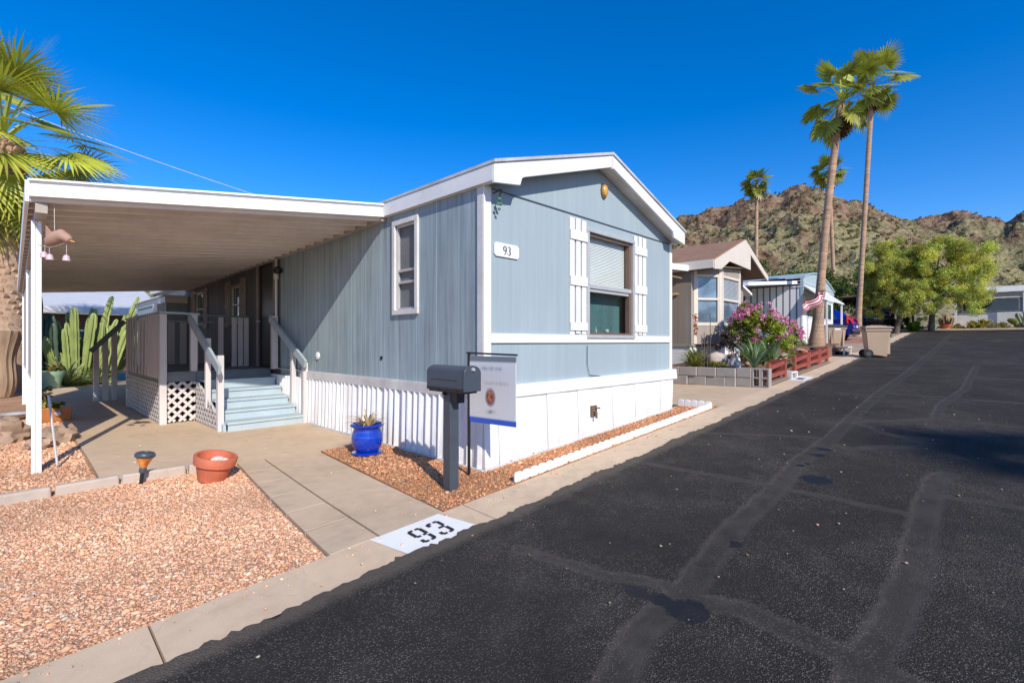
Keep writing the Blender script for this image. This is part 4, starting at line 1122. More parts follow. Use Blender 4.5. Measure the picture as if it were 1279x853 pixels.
# glazed blue pot with a dried plant
px_, py_ = -.46, 1.58; gz = G(px_, py_)+.01
bp = thing('flower_pot', 'round cobalt blue glazed pot standing on the gravel against the skirting', 'pot', (px_, py_, gz))
mb = MB(); mb.lathe([(.15, .0), (.175, .012), (.18, .028), (.17, .032), (.13, .036)], 36, (px_, py_, gz)); mb.build('saucer', BLUEPOT, bp, smooth=True)
mb = MB(); mb.lathe([(.115, .032), (.137, .045), (.172, .11), (.187, .185), (.18, .25), (.158, .305), (.163, .325), (.196, .342), (.201, .357), (.19, .368), (.168, .362), (.155, .32), (.15, .28)], 40, (px_, py_, gz)); mb.build('body', BLUEPOT, bp, smooth=True, angle=60)
mb = MB(); mb.lathe([(.0, .315), (.152, .31), (.152, .30), (0, .29)], 24, (px_, py_, gz)); mb.build('soil', DIRT, bp)
r_ = np.random.default_rng(21)
V, F, C = blade_rosette(34, .30, .022, (.52, .38, .21), (.74, .58, .34), r_, (38, 88), .45)
dp = npmesh('dried_plant', V, F, LEAF, None, C); dp.location = (px_, py_, gz+.31); tag(dp, 'dry straw coloured plant in the blue pot', 'plant')

# terracotta pot, tipped and half sunk, with two white stones
tx, ty = -2.02, 1.93; gz = G(tx, ty)
tp = thing('flower_pot', 'tilted terracotta pot with a thick rim at the driveway corner', 'pot', (tx, ty, gz))
Mt = Matrix.Translation((tx, ty, gz-.005)) @ Matrix.Rotation(R(11), 4, Vector((.72, .695, 0))) @ Matrix.Scale(.90, 4)
mb = MB(); mb.lathe([(.0, .0), (.14, .0), (.19, .20)], 40, M=Mt); mb.lathe([(.186, .17), (.212, .18), (.222, .27), (.212, .285), (.185, .280), (.172, .20), (.165, .16)], 40, M=Mt)
mb.build('body', TERRA, tp, smooth=True, angle=40)
mb = MB(); mb.lathe([(.0, .20), (.10, .202), (.174, .198), (.17, .15), (0, .14)], 24, M=Mt); mb.build('soil', mat_plain('pot_gravel', (.44, .20, .12), .95, .4, 30, .9, 60), tp)
def stone(name, c, s, mat, lab, cat='rock', seed=1, sub=3, amp=.28, group=None):
    bm = bmesh.new(); bmesh.ops.create_icosphere(bm, subdivisions=sub, radius=1); r = np.random.default_rng(seed)
    from mathutils import noise as mn
    off = Vector(r.uniform(-9, 9, 3))
    for v in bm.verts:
        d = v.co.normalized(); k = 1+amp*mn.noise(d*1.3+off)+amp*.5*mn.noise(d*3+off)+amp*.22*mn.noise(d*8+off)
        v.co = Vector((d.x*s[0]*k, d.y*s[1]*k, d.z*s[2]*k))
    for f in bm.faces: f.smooth = True
    me = bpy.data.meshes.new(name); bm.to_mesh(me); bm.free(); me.materials.append(mat)
    me.set_sharp_from_angle(angle=R(32))
    o = bpy.data.objects.new(name, me); COL.objects.link(o); o.location = c
    return tag(o, lab, cat, group)
top_ = Mt @ Vector((.02, .03, .225)); STONEW = mat_plain('white_quartz', (.62, .57, .50), .7, .15, 12, .3, 50)
stone('stone', top_, (.055, .04, .03), STONEW, 'pale pebble lying in the terracotta pot, the larger one', seed=3)
stone('stone', Mt @ Vector((.095, -.01, .22)), (.035, .03, .026), STONEW, 'small grey white pebble in the terracotta pot next to the larger one', seed=4)

# solar path light
lx, ly = -2.55, 2.29; gz = G(lx, ly)-.01
lt = thing('solar_light', 'black solar path light with an amber lens leaning at the driveway edge', 'garden light', (lx, ly, gz), 0)
Ml = Matrix.Translation((lx, ly, gz)) @ Matrix.Rotation(R(7), 4, 'Y')
mb = MB(); mb.lathe([(.016, -.05), (.018, .10), (.022, .16)], 12, M=Ml); mb.build('stake', DARK, lt, smooth=True)
mb = MB(); mb.lathe([(.026, .155), (.04, .19), (.066, .245), (.074, .27)], 18, M=Ml)
def lens_m():
    t = NT('amber_plastic'); t.color(t.ramp(t.noise(t.pos(), 14), [(.35, (.5, .12, .02)), (.65, (.75, .34, .08))])); t.rough(.25); return t.m
mb.build('lens', lens_m(), lt, smooth=True)
mb = MB(); mb.lathe([(.078, .262), (.088, .272), (.090, .292), (.074, .312), (.052, .318), (.05, .310), (0, .309)], 22, M=Ml); mb.lathe([(.030, .11), (.034, .14), (.03, .16)], 12, M=Ml)
mb.build('cap', MAILM, lt, smooth=True, angle=50)

# low concrete edging, butted lengths
pts = [(-5.4, 2.56), (-4.35, 2.48), (-3.18, 2.45), (-2.69, 2.44), (-2.14, 2.37), (-1.68, 2.34)]
elab = ['low concrete edging length nearest the left end, by the white carport post', 'low concrete edging length in front of the carport post', 'short concrete edging length between the carport post and the path light', 'short concrete edging length between the path light and the terracotta pot', 'last concrete edging length behind the terracotta pot, meeting the walkway']
for i, (p, q) in enumerate(zip(pts[:-1], pts[1:])):
    p = Vector((*p, G(*p)+.02)); q = Vector((*q, G(*q)+.02)); d = (q-p).normalized()
    mb = MB(); mb.bar(p+d*.012, q-d*.012, .085, .12); o = mb.build('concrete_edging', EDGEM, None, bevel=.02, segs=3)
    tag(o, elab[i], 'edging', 'low concrete edging along the driveway')

# scalloped white plastic edging beside the skirting
EDGW = mat_plain('white_edging_plastic', (.80, .80, .79), .45, .06, 5, .1, 30, dirt=.08)
def scallop(mb, p, q, n, h=.105, th=.022, z0=0):
    p = Vector(p); q = Vector(q); d = (q-p); L_ = d.length/n; d.normalize(); nn = Vector((-d.y, d.x, 0))*th
    for k in range(n):
        a = p+d*L_*k; c = a+d*L_/2
        prof = [(-.5, -.06), (.5, -.06), (.5, h*.76), (.46, h*.86), (.34, h*.95), (.16, h), (-.16, h), (-.34, h*.95), (-.46, h*.86), (-.5, h*.76)]
        g = (G(a.x, a.y)+G((a+d*L_).x, a.y))/2
        poly = [(c.x+d.x*t*L_*.97, c.y+d.y*t*L_*.97, g+z) for t, z in prof]
        mb.prism(poly, nn)
x = -.12; i = 0; names = ['nearest the mailbox', 'second from the mailbox', 'third from the mailbox', 'in the middle of the row', 'fifth from the mailbox', 'sixth from the mailbox', 'seventh from the mailbox', 'last before the corner by the neighbour driveway']
for i in range(8):
    mb = MB(); scallop(mb, (x, -.565, 0), (x+.585, -.565, 0), 5); o = mb.build('scalloped_edging', EDGW, None, bevel=.006)
    tag(o, 'white scalloped edging length along the curb, ' + names[i], 'edging', 'white scalloped edging along the curb'); x += .592
mb = MB(); scallop(mb, (4.60, -.555, .0), (4.56, .02, .0), 5, .12, -.03); o = mb.build('scalloped_edging', EDGW, None, bevel=.008)
tag(o, 'short white scalloped edging return at the corner by the neighbour driveway', 'edging', 'white scalloped edging along the curb')

# carved bird wind chime under the carport corner
ch = thing('wind_chime', 'pale brown bird wind chime with small pink bells hanging under the carport corner', 'wind chime', (-3.05, 2.98, 2.74))
WOODP = mat_plain('pinkish_carved_wood', (.40, .235, .17), .7, .2, 9, .3, 40); BELL = mat_plain('pink_bell', (.62, .44, .47), .45, .1, 20)
O_ = Vector((-3.105, 2.985, 2.43)); rt_ = Vector((.695, -.719, 0))
def bp_(a, z, d=0): return O_+rt_*a+Vector((.719, .695, 0))*d+Vector((0, 0, z))
mb = MB(); mb.tube([bp_(-.14, -.10), bp_(-.11, -.07), bp_(-.05, -.03), bp_(.02, .0), (bp_(.07, -.03)), bp_(.10, -.055), bp_(.112, -.062)], [.012, .050, .068, .062, .045, .034, .012], 14)
mb.build('body', WOODP, ch, smooth=True)
mb = MB(); mb.hexa([bp_(-.14, -.10, -.010), bp_(-.06, -.06, -.02), bp_(-.06, -.06, .02), bp_(-.14, -.10, .010), bp_(-.145, .10, -.006), bp_(-.06, .0, -.02), bp_(-.06, .0, .02), bp_(-.145, .10, .006)]); mb.build('tail', WOODP, ch, bevel=.004)
mb = MB(); mb.lathe([(0, 0), (.012, .005), (.010, .03), (.0, .055)], 10, M=Matrix.Translation(bp_(.105, -.058)) @ Vector((rt_.x, rt_.y, -.3)).to_track_quat('Z', 'Y').to_matrix().to_4x4()); mb.build('beak', mat_plain('yellow_beak', (.55, .30, .10), .5), ch, smooth=True)
mb = MB(); mb.tube([bp_(-.22, -.10), bp_(-.10, -.125), bp_(.0, -.10), bp_(.06, -.075)], .005, 8); mb.build('perch', GREYFRAME, ch)
mb = MB(); mb.tube([bp_(-.055, .0), bp_(-.06, .37)], .0025, 6)
for a, z in ((-.155, -.22), (-.11, -.235), (.065, -.24)): mb.tube([bp_(a, -.10), bp_(a, z+.04)], .002, 5)
mb.build('cord', WHITE_OLD, ch)
for a, z in ((-.165, -.225), (-.105, -.25), (.065, -.26)):
    mb = MB(); mb.lathe([(.034, 0), (.030, .012), (.028, .038), (.018, .055), (.004, .06)], 14, bp_(a, z)); mb.build('bell', BELL, ch, smooth=True)

# orange planter box, rocks, pots and cacti by the carport post
ox, oy = -2.98, 7.55; gz = G(ox, oy)
ob = thing('planter_box', 'orange glazed planter box beside the boulders at the driveway edge', 'planter', (ox, oy, gz))
mb = MB(); w, d, h = .26, .16, .24
mb.hexa([(ox-w*.92, oy-d*.9, gz), (ox+w*.92, oy-d*.9, gz), (ox+w*.92, oy+d*.9, gz), (ox-w*.92, oy+d*.9, gz), (ox-w, oy-d, gz+h), (ox+w, oy-d, gz+h), (ox+w, oy+d, gz+h), (ox-w, oy+d, gz+h)])
mb.build('box', ORANGEBOX, ob, bevel=.01)
mb = MB(); mb.lathe([(.0, 0), (.05, .0), (.05, .015), (.03, .05), (0, .055)], 14, M=Matrix.Translation((ox+.08, oy-d*.96, gz+.14)) @ Matrix.Rotation(R(90), 4, 'X')); mb.build('spotlight', ALU, ob, smooth=True)
def small_plant(name, loc, lab, cat, clumps, n, leaf, col, flowers=None, seed=2, group=None):
    r = np.random.default_rng(seed); t = thing(name, lab, cat, loc, group=group)
    sc_ = sub_clumps(clumps, 8, r=r); p, idx = crown_points(sc_, n, r, .2); V, F, C = leaf_cloud(p, leaf[0], leaf[1], leaf_colors(p, idx, col, len(sc_), r), r, 0, .3)
    npmesh('foliage', V, F, LEAF, t, C)
    if flowers:
        fc, fn, fs = flowers; p, idx = crown_points(sc_, fn, r, .9); V, F, C = leaf_cloud(p, fs, fs, np.array(fc)[None]*r.uniform(.7, 1.3, (fn, 1)), r, 0, .3); npmesh('flowers', V, F, PETAL, t, np.clip(C, 0, 1))
    mb = MB(); 
    for k in range(3): c = clumps[k % len(clumps)]; mb.tube([(c[0]*.2, c[1]*.2, -.03), (c[0], c[1], c[2])], .008, 5)
    mb.build('stems', TREEBARK, t, world=False)
    return t
small_plant('flowering_plant', (ox, oy, gz+.25), 'yellow flowering plant growing in the orange planter box', 'plant', [(0, 0, .06, .24, .15, .10), (-.1, .1, .22, .12, .1, .16)], 500, (.06, .03), (.06, .11, .03), ((.62, .52, .10), 150, .05), 5)
stone('boulder', (-3.46, 5.75, .10), (.20, .22, .20), ROCKM, 'tan boulder left of the carport post, sharp edged', seed=8, amp=.55, group='tan boulders at the carport post')
stone('boulder', (-3.03, 5.30, .05), (.20, .26, .15), ROCKM, 'flat tan boulder right of the carport post, in front of the orange planter', seed=9, amp=.55, group='tan boulders at the carport post')
stone('boulder', (-3.22, 4.85, .02), (.13, .13, .09), ROCKM, 'small low tan boulder between the two larger ones', seed=10, amp=.55, group='tan boulders at the carport post')
gx, gy = -2.66, 15.4
gp = thing('flower_pot', 'pale green pot beside the tall cactus clump', 'pot', (gx, gy, G(gx, gy)))
mb = MB(); mb.lathe([(.18, 0), (.27, .36), (.30, .42), (.30, .50), (.26, .50), (.24, .42), (0, .42)], 28, (gx, gy, G(gx, gy))); mb.build('body', WATERGREEN, gp, smooth=True, angle=50)
small_plant('flowering_plant', (gx, gy, G(gx, gy)+.43), 'low orange flowering plant filling the pale green pot', 'plant', [(0, 0, .10, .24, .24, .12)], 420, (.07, .035), (.10, .13, .03), ((.45, .16, .04), 90, .05), 6)

CACT = mat_plain('cactus_skin', (.30, .36, .11), .5, .3, 3, .2, 60); CACTD = mat_plain('dark_cactus_skin', (.05, .085, .05), .55, .3, 3, .2, 60)
def cactus(name, base, lab, arms, mat, nst=6, cat='cactus', group=None):
    t = thing(name, lab, cat, base, group=group); B = Vector(base); mb = MB()
    for (dx, dy, lx_, ly_, h, rad) in arms:
        p0 = B+Vector((dx, dy, -.05)); p2 = B+Vector((dx+lx_, dy+ly_, h)); p1 = p0.lerp(p2, .5)+Vector((-lx_*.12, -ly_*.12, 0))
        ax = (p2-p0); n = 12; prof = []
        for k in range(n+1):
            s = k/n; rr = rad*(.85+.2*math.sin(s*math.pi*.9))*(1 if k < n else .25)*(1+.05*math.sin(s*40)); prof.append((rr, s*ax.length if k < n else ax.length))
        prof.insert(-1, (rad*.7, ax.length-.05*1))
        M = Matrix.Translation(p0) @ ax.to_track_quat('Z', 'Y').to_matrix().to_4x4()
        mb.lathe(prof, 36, M=M, star=.30, nst=nst)
    mb.build('stems', mat, t, smooth=True, angle=60); return t
r_ = np.random.default_rng(31); arms = []
for i in range(64):
    a = r_.uniform(0, 2*math.pi); q = r_.uniform(.1, .95); ln = r_.uniform(.1, 1.1)
    arms.append((math.cos(a)*q*1.05, math.sin(a)*q*.5, math.cos(a)*ln*.9, math.sin(a)*ln*.5, r_.uniform(.5, 2.5), r_.uniform(.055, .085)))
arms += [(.6, -.1, 1.0, -.1, 2.9, .08), (.5, 0, 1.5, -.1, 2.1, .08), (.2, 0, .7, 0, 2.9, .08)]
cactus('columnar_cactus', (-1.95, 17.6, G(-2, 13)), 'dense clump of pale green columnar cactus stems behind the driveway', arms, CACT)
arms = [(r_.uniform(-.3, .3), r_.uniform(-.3, .3), r_.uniform(-.1, .1), 0, r_.uniform(2.0, 3.0), .13) for i in range(10)]
cactus('columnar_cactus', (-2.85, 17.2, 0), 'dark upright columnar cactus group beside the carport post', arms, CACTD)
r_ = np.random.default_rng(33)
def agave(loc, lab, nb, L_, W_, c0, c1, elev, seed, cat='agave', group=None, name='agave', curl=.25):
    V, F, C = blade_rosette(nb, L_, W_, c0, c1, np.random.default_rng(seed), elev, curl)
    o = npmesh(name, V, F, LEAF, None, C); o.location = loc; return tag(o, lab, cat, group)
agave((-2.3, 16.2, 0), 'grey green agave in front of the cactus clump', 46, .95, .12, (.20, .26, .12), (.34, .38, .20), (15, 80), 41)
agave((-1.55, 16.6, 0), 'pale agave at the right foot of the cactus clump', 30, .75, .12, (.24, .30, .15), (.36, .40, .22), (15, 80), 42)
agave((-1.95, 16.9, .0), 'small spiky agave half hidden between the cactus stems', 30, .6, .08, (.26, .32, .14), (.40, .44, .22), (15, 80), 43)
# stump leaning on the palm
stp = thing('tree_stump', 'broad weathered palm stump at the foot of the shaggy palm', 'stump', (-3.78, 13.4, 0))
mb = MB(); B = Vector((-3.78, 13.4, 0)); mb.lathe([(.36+.04*math.sin(k*.7)+.16*k/12, 1.75*k/12) for k in range(12)]+[(.42, 1.74), (.0, 1.66)], 40, B, star=.035, nst=19); mb.build('trunk', mat_plain('weathered_stump', (.46, .32, .21), .95, .5, 14, 1.0, 34, streak=True), stp, smooth=True, angle=25)
# bowl lying on the gravel
bw = MB(); bw.lathe([(.10, 0), (.2, .06), (.24, .10), (.22, .10), (.16, .05), (0, .04)], 24, (-3.42, 8.3, 0)); tag(bw.build('shallow_bowl', ALU, None, smooth=True), 'shallow pale metal bowl lying on the gravel behind the boulders', 'bowl')
fan_palm('fan_palm', 'large shaggy fan palm with old leaf bases left of the carport', (-3.60, 15.6, 0), (-3.60, 15.7, 6.95), .52, .40, 56, 1.75, 1.40, 34, 51, dead=12, boots=True, green=(.40, .44, .055), elmin=-58, w=.045, droopk=(.34, .42))
# ================================================================== TAUPE HOME NEXT DOOR AND ITS PLANTER
h2 = thing('mobile_home', 'taupe home with cream bay window and brown shingle roof beyond the blue grey home', 'mobile home', (9.3, 1.2, G(9.3)))
u0, u1, vf, vb = 9.05, 13.0, 1.75, 17.0; zb, ze, zr = 1.28, 3.46, 4.26; um = 11.2; g2 = G(u0)-.1
mb = MB(); mb.box((u0, vf, zb), (u0+.1, vb, ze)); mb.box((u1-.1, vf+.1, zb), (u1, vb, ze)); mb.box((u0+.1, vb-.1, zb), (u1-.1, vb, ze)); mb.build('side_wall', TAUPE_Y, h2)
mb = MB(); mb.box((u0+.1, vf, zb), (u1, vf+.1, ze+.05)); mb.build('front_wall', TAUPE_X, h2)
mb = MB(); mb.box((u0-.004, vf-.012, zb), (u0+.16, vf-.002, ze)); mb.box((u0-.03, vf-.01, zb-.06), (u1, vf+.05, zb)); mb.box((u0-.02, vf+.05, zb-.06), (u0+.02, vb, zb)); mb.build('corner_trim', TAUPE_X, h2)
mb = MB(); mb.box((u0+.02, vf+.03, g2), (u0+.06, vb, zb-.062)); mb.box((u0+.06, vf+.03, g2), (u1-.02, vf+.07, zb-.062)); mb.build('skirting', WHITE, h2)
# bay window
B0, B1, B2, B3 = (9.22, 1.745), (9.92, 1.27), (11.32, 1.27), (11.55, 1.745)
mb = MB()
def bwall(p, q, z0, z1, t=.06, mb=None):
    d = Vector((q[0]-p[0], q[1]-p[1], 0)).normalized(); n = Vector((-d.y, d.x, 0))*t
    mb.prism([(p[0], p[1], z0), (q[0], q[1], z0), (q[0], q[1], z1), (p[0], p[1], z1)], n)
for p, q in ((B0, B1), (B1, B2), (B2, B3)):
    bwall(p, q, zb, 1.80, mb=mb)
bay = mb.build('bay_window', TAUPE_X, h2)
mb = MB()
for p, q in ((B0, B1), (B1, B2), (B2, B3)): bwall(p, q, 3.14, 3.42, mb=mb)
mb.build('header', TAUPE_X, bay)
mb = MB()
for p, q in ((B0, B1), (B1, B2)):
    P_ = Vector((*p, 0)); Q_ = Vector((*q, 0)); d = (Q_-P_).normalized(); n = Vector((d.y, -d.x, 0))
    def col(a, b, z0, z1, out=.015, dp=.07):
        s = P_+d*a; e = P_+d*b
        mb.hexa([(*(s+n*out).xy, z0), (*(e+n*out).xy, z0), (*(e-n*dp).xy, z0), (*(s-n*dp).xy, z0), (*(s+n*out).xy, z1), (*(e+n*out).xy, z1), (*(e-n*dp).xy, z1), (*(s-n*dp).xy, z1)])
    L_ = (Q_-P_).length
    col(.0, .09, zb, 3.40); col(L_-.09, L_, zb, 3.40); col(.09, L_-.09, 1.77, 1.86); col(.09, L_-.09, 3.08, 3.15); col(.09, L_-.09, 2.46, 2.52)
    col(.09, .13, 1.86, 3.08, .005); col(L_-.13, L_-.09, 1.86, 3.08, .005)
mb.build('frame', CREAM, bay, bevel=.004)
GLASSB = mat_glass('bay_glass_sky_tint', (.13, .19, .25))  # tint lightened so the colour carries the sky's reflection
mb = MB()
for p, q in ((B0, B1), (B1, B2)): bwall(Vector(p).lerp(Vector(q), .08), Vector(p).lerp(Vector(q), .92), 1.86, 3.08, .01, mb)
mb.v = [(a+.02, b+.035, c) for a, b, c in mb.v]; mb.build('pane', GLASSB, bay)
mb = MB(); z = 2.52
while z < 3.07: mb.box((B1[0]+.14, B1[1]+.028, z), (B2[0]-.14, B1[1]+.034, z+.020)); z += .034
mb.build('blind', mat_plain('grey_blind', (.42, .45, .47), .5), bay)
# roof
vg = 1.10; el, er = 8.92, 13.25
mb = MB()
for e in (el, er):
    ez = ze-.06
    mb.hexa([(e, vg, ez), (um, vg, zr-.03), (um, vb+.2, zr-.03), (e, vb+.2, ez), (e, vg, ez+.05), (um, vg, zr+.03), (um, vb+.2, zr+.03), (e, vb+.2, ez+.05)])
mb.build('roof', SHING, h2)
mb = MB()
def zt2(x): return (ze-.07)+(zr-.03-(ze-.06))*(1-abs(x-um)/((um-el) if x < um else (er-um)))
mb.prism([(el, vg-.03, zt2(el)+.02), (um, vg-.03, zr), (er, vg-.03, zt2(er)+.02), (er, vg-.03, zt2(er)-.15), (11.6, vg-.03, zt2(11.6)-.17), (11.6, vg-.03, 3.44), (9.95, vg-.03, 3.50), (el+.45, vg-.03, zt2(el)-.16), (el, vg-.03, zt2(el)-.20)], (0, .04, 0))
mb.build('gable_board', CREAM, h2, bevel=.004)
mb = MB(); mb.hexa([(el+.02, vg+.02, ze-.20), (um, vg+.02, ze-.02), (um, vf, ze-.02), (el+.02, vf, ze-.20), (el+.02, vg+.02, ze-.18), (um, vg+.02, ze), (um, vf, ze), (el+.02, vf, ze-.18)])
mb.hexa([(um, vg+.02, zr-.10), (er-.02, vg+.02, ze-.12), (er-.02, vf+1, ze-.12), (um, vf+1, zr-.10), (um, vg+.02, zr-.08), (er-.02, vg+.02, ze-.10), (er-.02, vf+1, ze-.10), (um, vf+1, zr-.08)])
mb.build('soffit', SOFF, h2)
mb = MB(); mb.box((el-.02, vg, ze-.24), (el+.01, vb, ze-.02)); mb.build('eave_fascia', CREAM, h2)
# two carved wall ornaments and a vine stain
for i, (y, z) in enumerate(((2.9, 2.64), (2.25, 2.58))):
    t = thing('wall_ornament', ('dark' if i == 0 else 'tan') + ' bird shaped ornament on the shaded side wall of the taupe home', 'ornament', (u0-.02, y, z))
    mb = MB(); mb.tube([(u0-.03, y+.28, z-.06), (u0-.05, y+.15, z), (u0-.06, y, z+.02), (u0-.05, y-.12, z+.05), (u0-.03, y-.2, z+.04)], [.01, .04, .055, .035, .008], 10); mb.build('body', BRONZE if i == 0 else mat_plain('tan_wood', (.42, .27, .14)), t, smooth=True)
    mb = MB(); mb.hexa([(u0-.05, y-.05, z+.02), (u0-.04, y+.12, z+.02), (u0-.02, y+.12, z+.02), (u0-.03, y-.05, z+.02), (u0-.06, y+.02, z+.16), (u0-.05, y+.15, z+.13), (u0-.03, y+.15, z+.13), (u0-.04, y+.02, z+.16)]); mb.build('wing', BRONZE, t)
# carport slab on its near side
c2 = thing('carport', 'white patio cover on the near side of the taupe home', 'carport', (7.2, 2, G(7)))
mb = MB(); mb.hexa([(5.6, 1.75, 3.02), (8.93, 1.75, 3.20), (8.93, 11, 3.20), (5.6, 11, 3.02), (5.6, 1.75, 3.17), (8.93, 1.75, 3.35), (8.93, 11, 3.35), (5.6, 11, 3.17)]); mb.build('roof', FASC, c2)
mb = MB(); mb.box((5.7, 1.9, 3.0), (8.85, 1.96, 3.04)); mb.box((5.68, 1.85, 2.9), (5.78, 10.9, 3.015)); mb.build('beam', SOFF, c2)
for y in (2.1, 6, 10): mb = MB(); mb.box((5.69, y-.04, G(5.7)-.02), (5.77, y+.04, 2.9)); mb.build('post', FASC, c2)

# raised planter: soil, block walls
PS = .36
def soil_z(u, v): return G(u)+PS
o_ = slab('planter_soil', [(7.42, -.28), (13.35, -.28), (17.4, -.1), (17.4, 1.8), (9.0, 1.8), (7.3, 1.95)], mat_gravel('planter_soil_bed', [(.34, .17, .10), (.42, .24, .15), (.28, .15, .09), (.5, .33, .22)], 70), th=.36, lift=PS-.02)
bw_ = thing('block_wall', 'low grey cinder block wall edging the raised planter', 'wall', (7.3, .6, G(7.3)))
r_ = np.random.default_rng(61)
for row in range(2):
    y = -.02 + (.0 if row else -.0); k = 0
    ys = [-.02+.03, .40+.2*row]
    yy = .215 if row == 0 else .415
    lst = [.015]
    while lst[-1] < 2.0: lst.append(yy+.405*(len(lst)-1))
    for a, b in zip(lst[:-1], lst[1:]):
        x = 7.335-.055*(a+b)/2*2+r_.normal(0, .006); z0 = G(7.3)+.005+.2*row
        mb = MB(); mb.box((x-.0, a+.006, z0), (x+.15, b-.004, z0+.19)); mb.build('block', BLOCK, bw_, bevel=.006)
# corner: solid blocks then hollow blocks stood on end
def hollow(y0, y1, x0, x1, z0, z1, parent):
    mb = MB(); t = .028; ym = (y0+y1)/2; zm = (z0+z1)/2
    mb.box((x0, y0, z0), (x1, y0+t, z1)); mb.box((x0, y1-t, z0), (x1, y1, z1))
    mb.box((x0, y0+t, z0), (x1, y1-t, z0+t)); mb.box((x0, y0+t, z1-t), (x1, y1-t, z1)); mb.box((x0, y0+t, zm-t*.6), (x1, y1-t, zm+t*.6))
    return mb.build('hollow_block', BLOCK, parent, bevel=.004)
z0 = G(7.4)+.004
for i in range(2):
    mb = MB(); mb.box((7.40-.01*i, -.275, z0+.2*i), (7.60, .008, z0+.195+.2*i)); mb.build('block', BLOCK, bw_, bevel=.006)
hollow(-.445, -.285, 7.43, 7.62, z0, z0+.395, bw_); hollow(-.61, -.452, 7.46, 7.64, z0, z0+.395, bw_)
# red timber fence lengths
fl = ['first red stained timber fence length, next to the grey block wall', 'second red timber fence length, just past the white address panel', 'third red stained timber fence length along the planter', 'last red timber fence length, nearest the palm trunk']
for i, (a, b) in enumerate(((7.72, 9.05), (9.72, 11.05), (11.10, 12.25), (12.30, 13.35))):
    t = thing('timber_fence', fl[i], 'fence', (a, -.5, G(a)), group='red timber fences along the planter')
    y = -.50; w = .10
    def Z(x, h): return G(x)+h
    for x in (a, b-.14): mb = MB(); mb.box((x, y-.04, Z(x, .07)), (x+.14, y+.03, Z(x, .49))); mb.build('post', REDW, t, bevel=.006)
    for h0, h1, tw in ((.33, .42, .02), (.15, .24, -.012)):
        mb = MB(); mb.hexa([(a+.13, y-.03, Z(a, h0)), (b-.13, y-.03, Z(b, h0+tw)), (b-.13, y+.01, Z(b, h0+tw)), (a+.13, y+.01, Z(a, h0)), (a+.13, y-.03, Z(a, h1)), (b-.13, y-.03, Z(b, h1+tw)), (b-.13, y+.01, Z(b, h1+tw)), (a+.13, y+.01, Z(a, h1))]); mb.build('rail', REDW, t, bevel=.005)
    mb = MB(); mb.hexa([(a-.02, y-.06, Z(a, -.02)), (b+.02, y-.06, Z(b, -.02)), (b+.02, y+.06, Z(b, -.02)), (a-.02, y+.06, Z(a, -.02)), (a-.02, y-.06, Z(a, .07)), (b+.02, y-.06, Z(b, .07)), (b+.02, y+.06, Z(b, .07)), (a-.02, y+.06, Z(a, .07))]); mb.build('base_beam', SOFF, t, bevel=.006)
    mb = MB(); mb.box((b-.14, y+.032, Z(b, .1)), (b-.02, y+.30, Z(b, .46))); mb.build('brace', REDW, t, bevel=.005)
cbk = thing('concrete_block', 'small white concrete bench block between the first and second red fences', 'block', (9.4, -.45, G(9.4)))
mb = MB(); x = 9.12; mb.box((x, -.62, G(x)+.13), (x+.52, -.38, G(x)+.17)); mb.box((x, -.62, G(x)-.02), (x+.07, -.38, G(x)+.13)); mb.box((x+.45, -.62, G(x)-.02), (x+.52, -.38, G(x)+.13)); mb.build('bench', WHITE_OLD, cbk, bevel=.006)
mb = MB(); mb.box((x+.11, -.55, G(x)+.01), (x+.40, -.40, G(x)+.11)); mb.build('brick', BLOCK, cbk, bevel=.006)

agave((7.62, 1.05, soil_z(7.6, 1)), 'yellow green aloe clump at the left end of the planter', 60, .52, .05, (.17, .20, .045), (.34, .34, .09), (25, 85), 71, 'aloe', None, 'aloe', .2)
t = thing('flower_spike', 'orange flower spikes rising from the aloe clump', 'flower', (7.6, 1.0, soil_z(7.6, 1)))
mb = MB(); r_ = np.random.default_rng(72)
for k in range(4):
    q = Vector((7.6+r_.uniform(-.15, .15), 1.0+r_.uniform(-.3, .3), soil_z(7.6, 1))); h = (1.25, .8, .75, .7)[k]
    mb.tube([q, q+Vector((.02, .0, h*.6)), q+Vector((.03, .01, h))], .008, 6)
mb.build('stalk', TREEBARK, t)
mb = MB(); q = Vector((7.6, 1.0, 0))
V = []; 
pts_ = np.array([[7.6+r_.normal(0, .02), 1.0+r_.normal(0, .02), soil_z(7.6, 1)+.75+.5*r_.random()] for _ in range(160)])
V, F, C = leaf_cloud(pts_, .06, .03, np.array([(.50, .16, .07)])*r_.uniform(.7, 1.2, (160, 1)), r_, .6); npmesh('blossom', V, F, PETAL, t, C, shift=t.location)
agave((7.86, -.20, soil_z(7.9, 0)), 'large blue green agave with upright blades behind the hollow blocks', 48, .64, .07, (.14, .23, .11), (.27, .37, .20), (46, 88), 73, curl=.18)
agave((9.25, -.15, soil_z(9, 0)), 'green sword leaved yucca beneath the pink flowering bush', 44, .72, .09, (.10, .19, .07), (.24, .32, .14), (8, 80), 74, 'yucca', None, 'yucca', .3)
agave((8.35, 1.30, soil_z(8, 1)), 'thin grey green aloe by the white skirting, behind the boulder', 22, .62, .05, (.14, .20, .13), (.22, .28, .18), (40, 88), 75, 'aloe', None, 'aloe', .3)
agave((8.05, .95, soil_z(8, 1)), 'dry grassy tuft beside the pale boulder', 26, .42, .03, (.24, .19, .15), (.36, .30, .24), (40, 88), 76, 'plant', None, 'dry_grass', .3)
stone('boulder', (8.12, .72, soil_z(8, .7)+.12), (.30, .26, .19), mat_plain('pale_boulder', (.50, .41, .33), .9, .25, 4, .6, 15), 'pale boulder in the planter behind the block wall', seed=15)
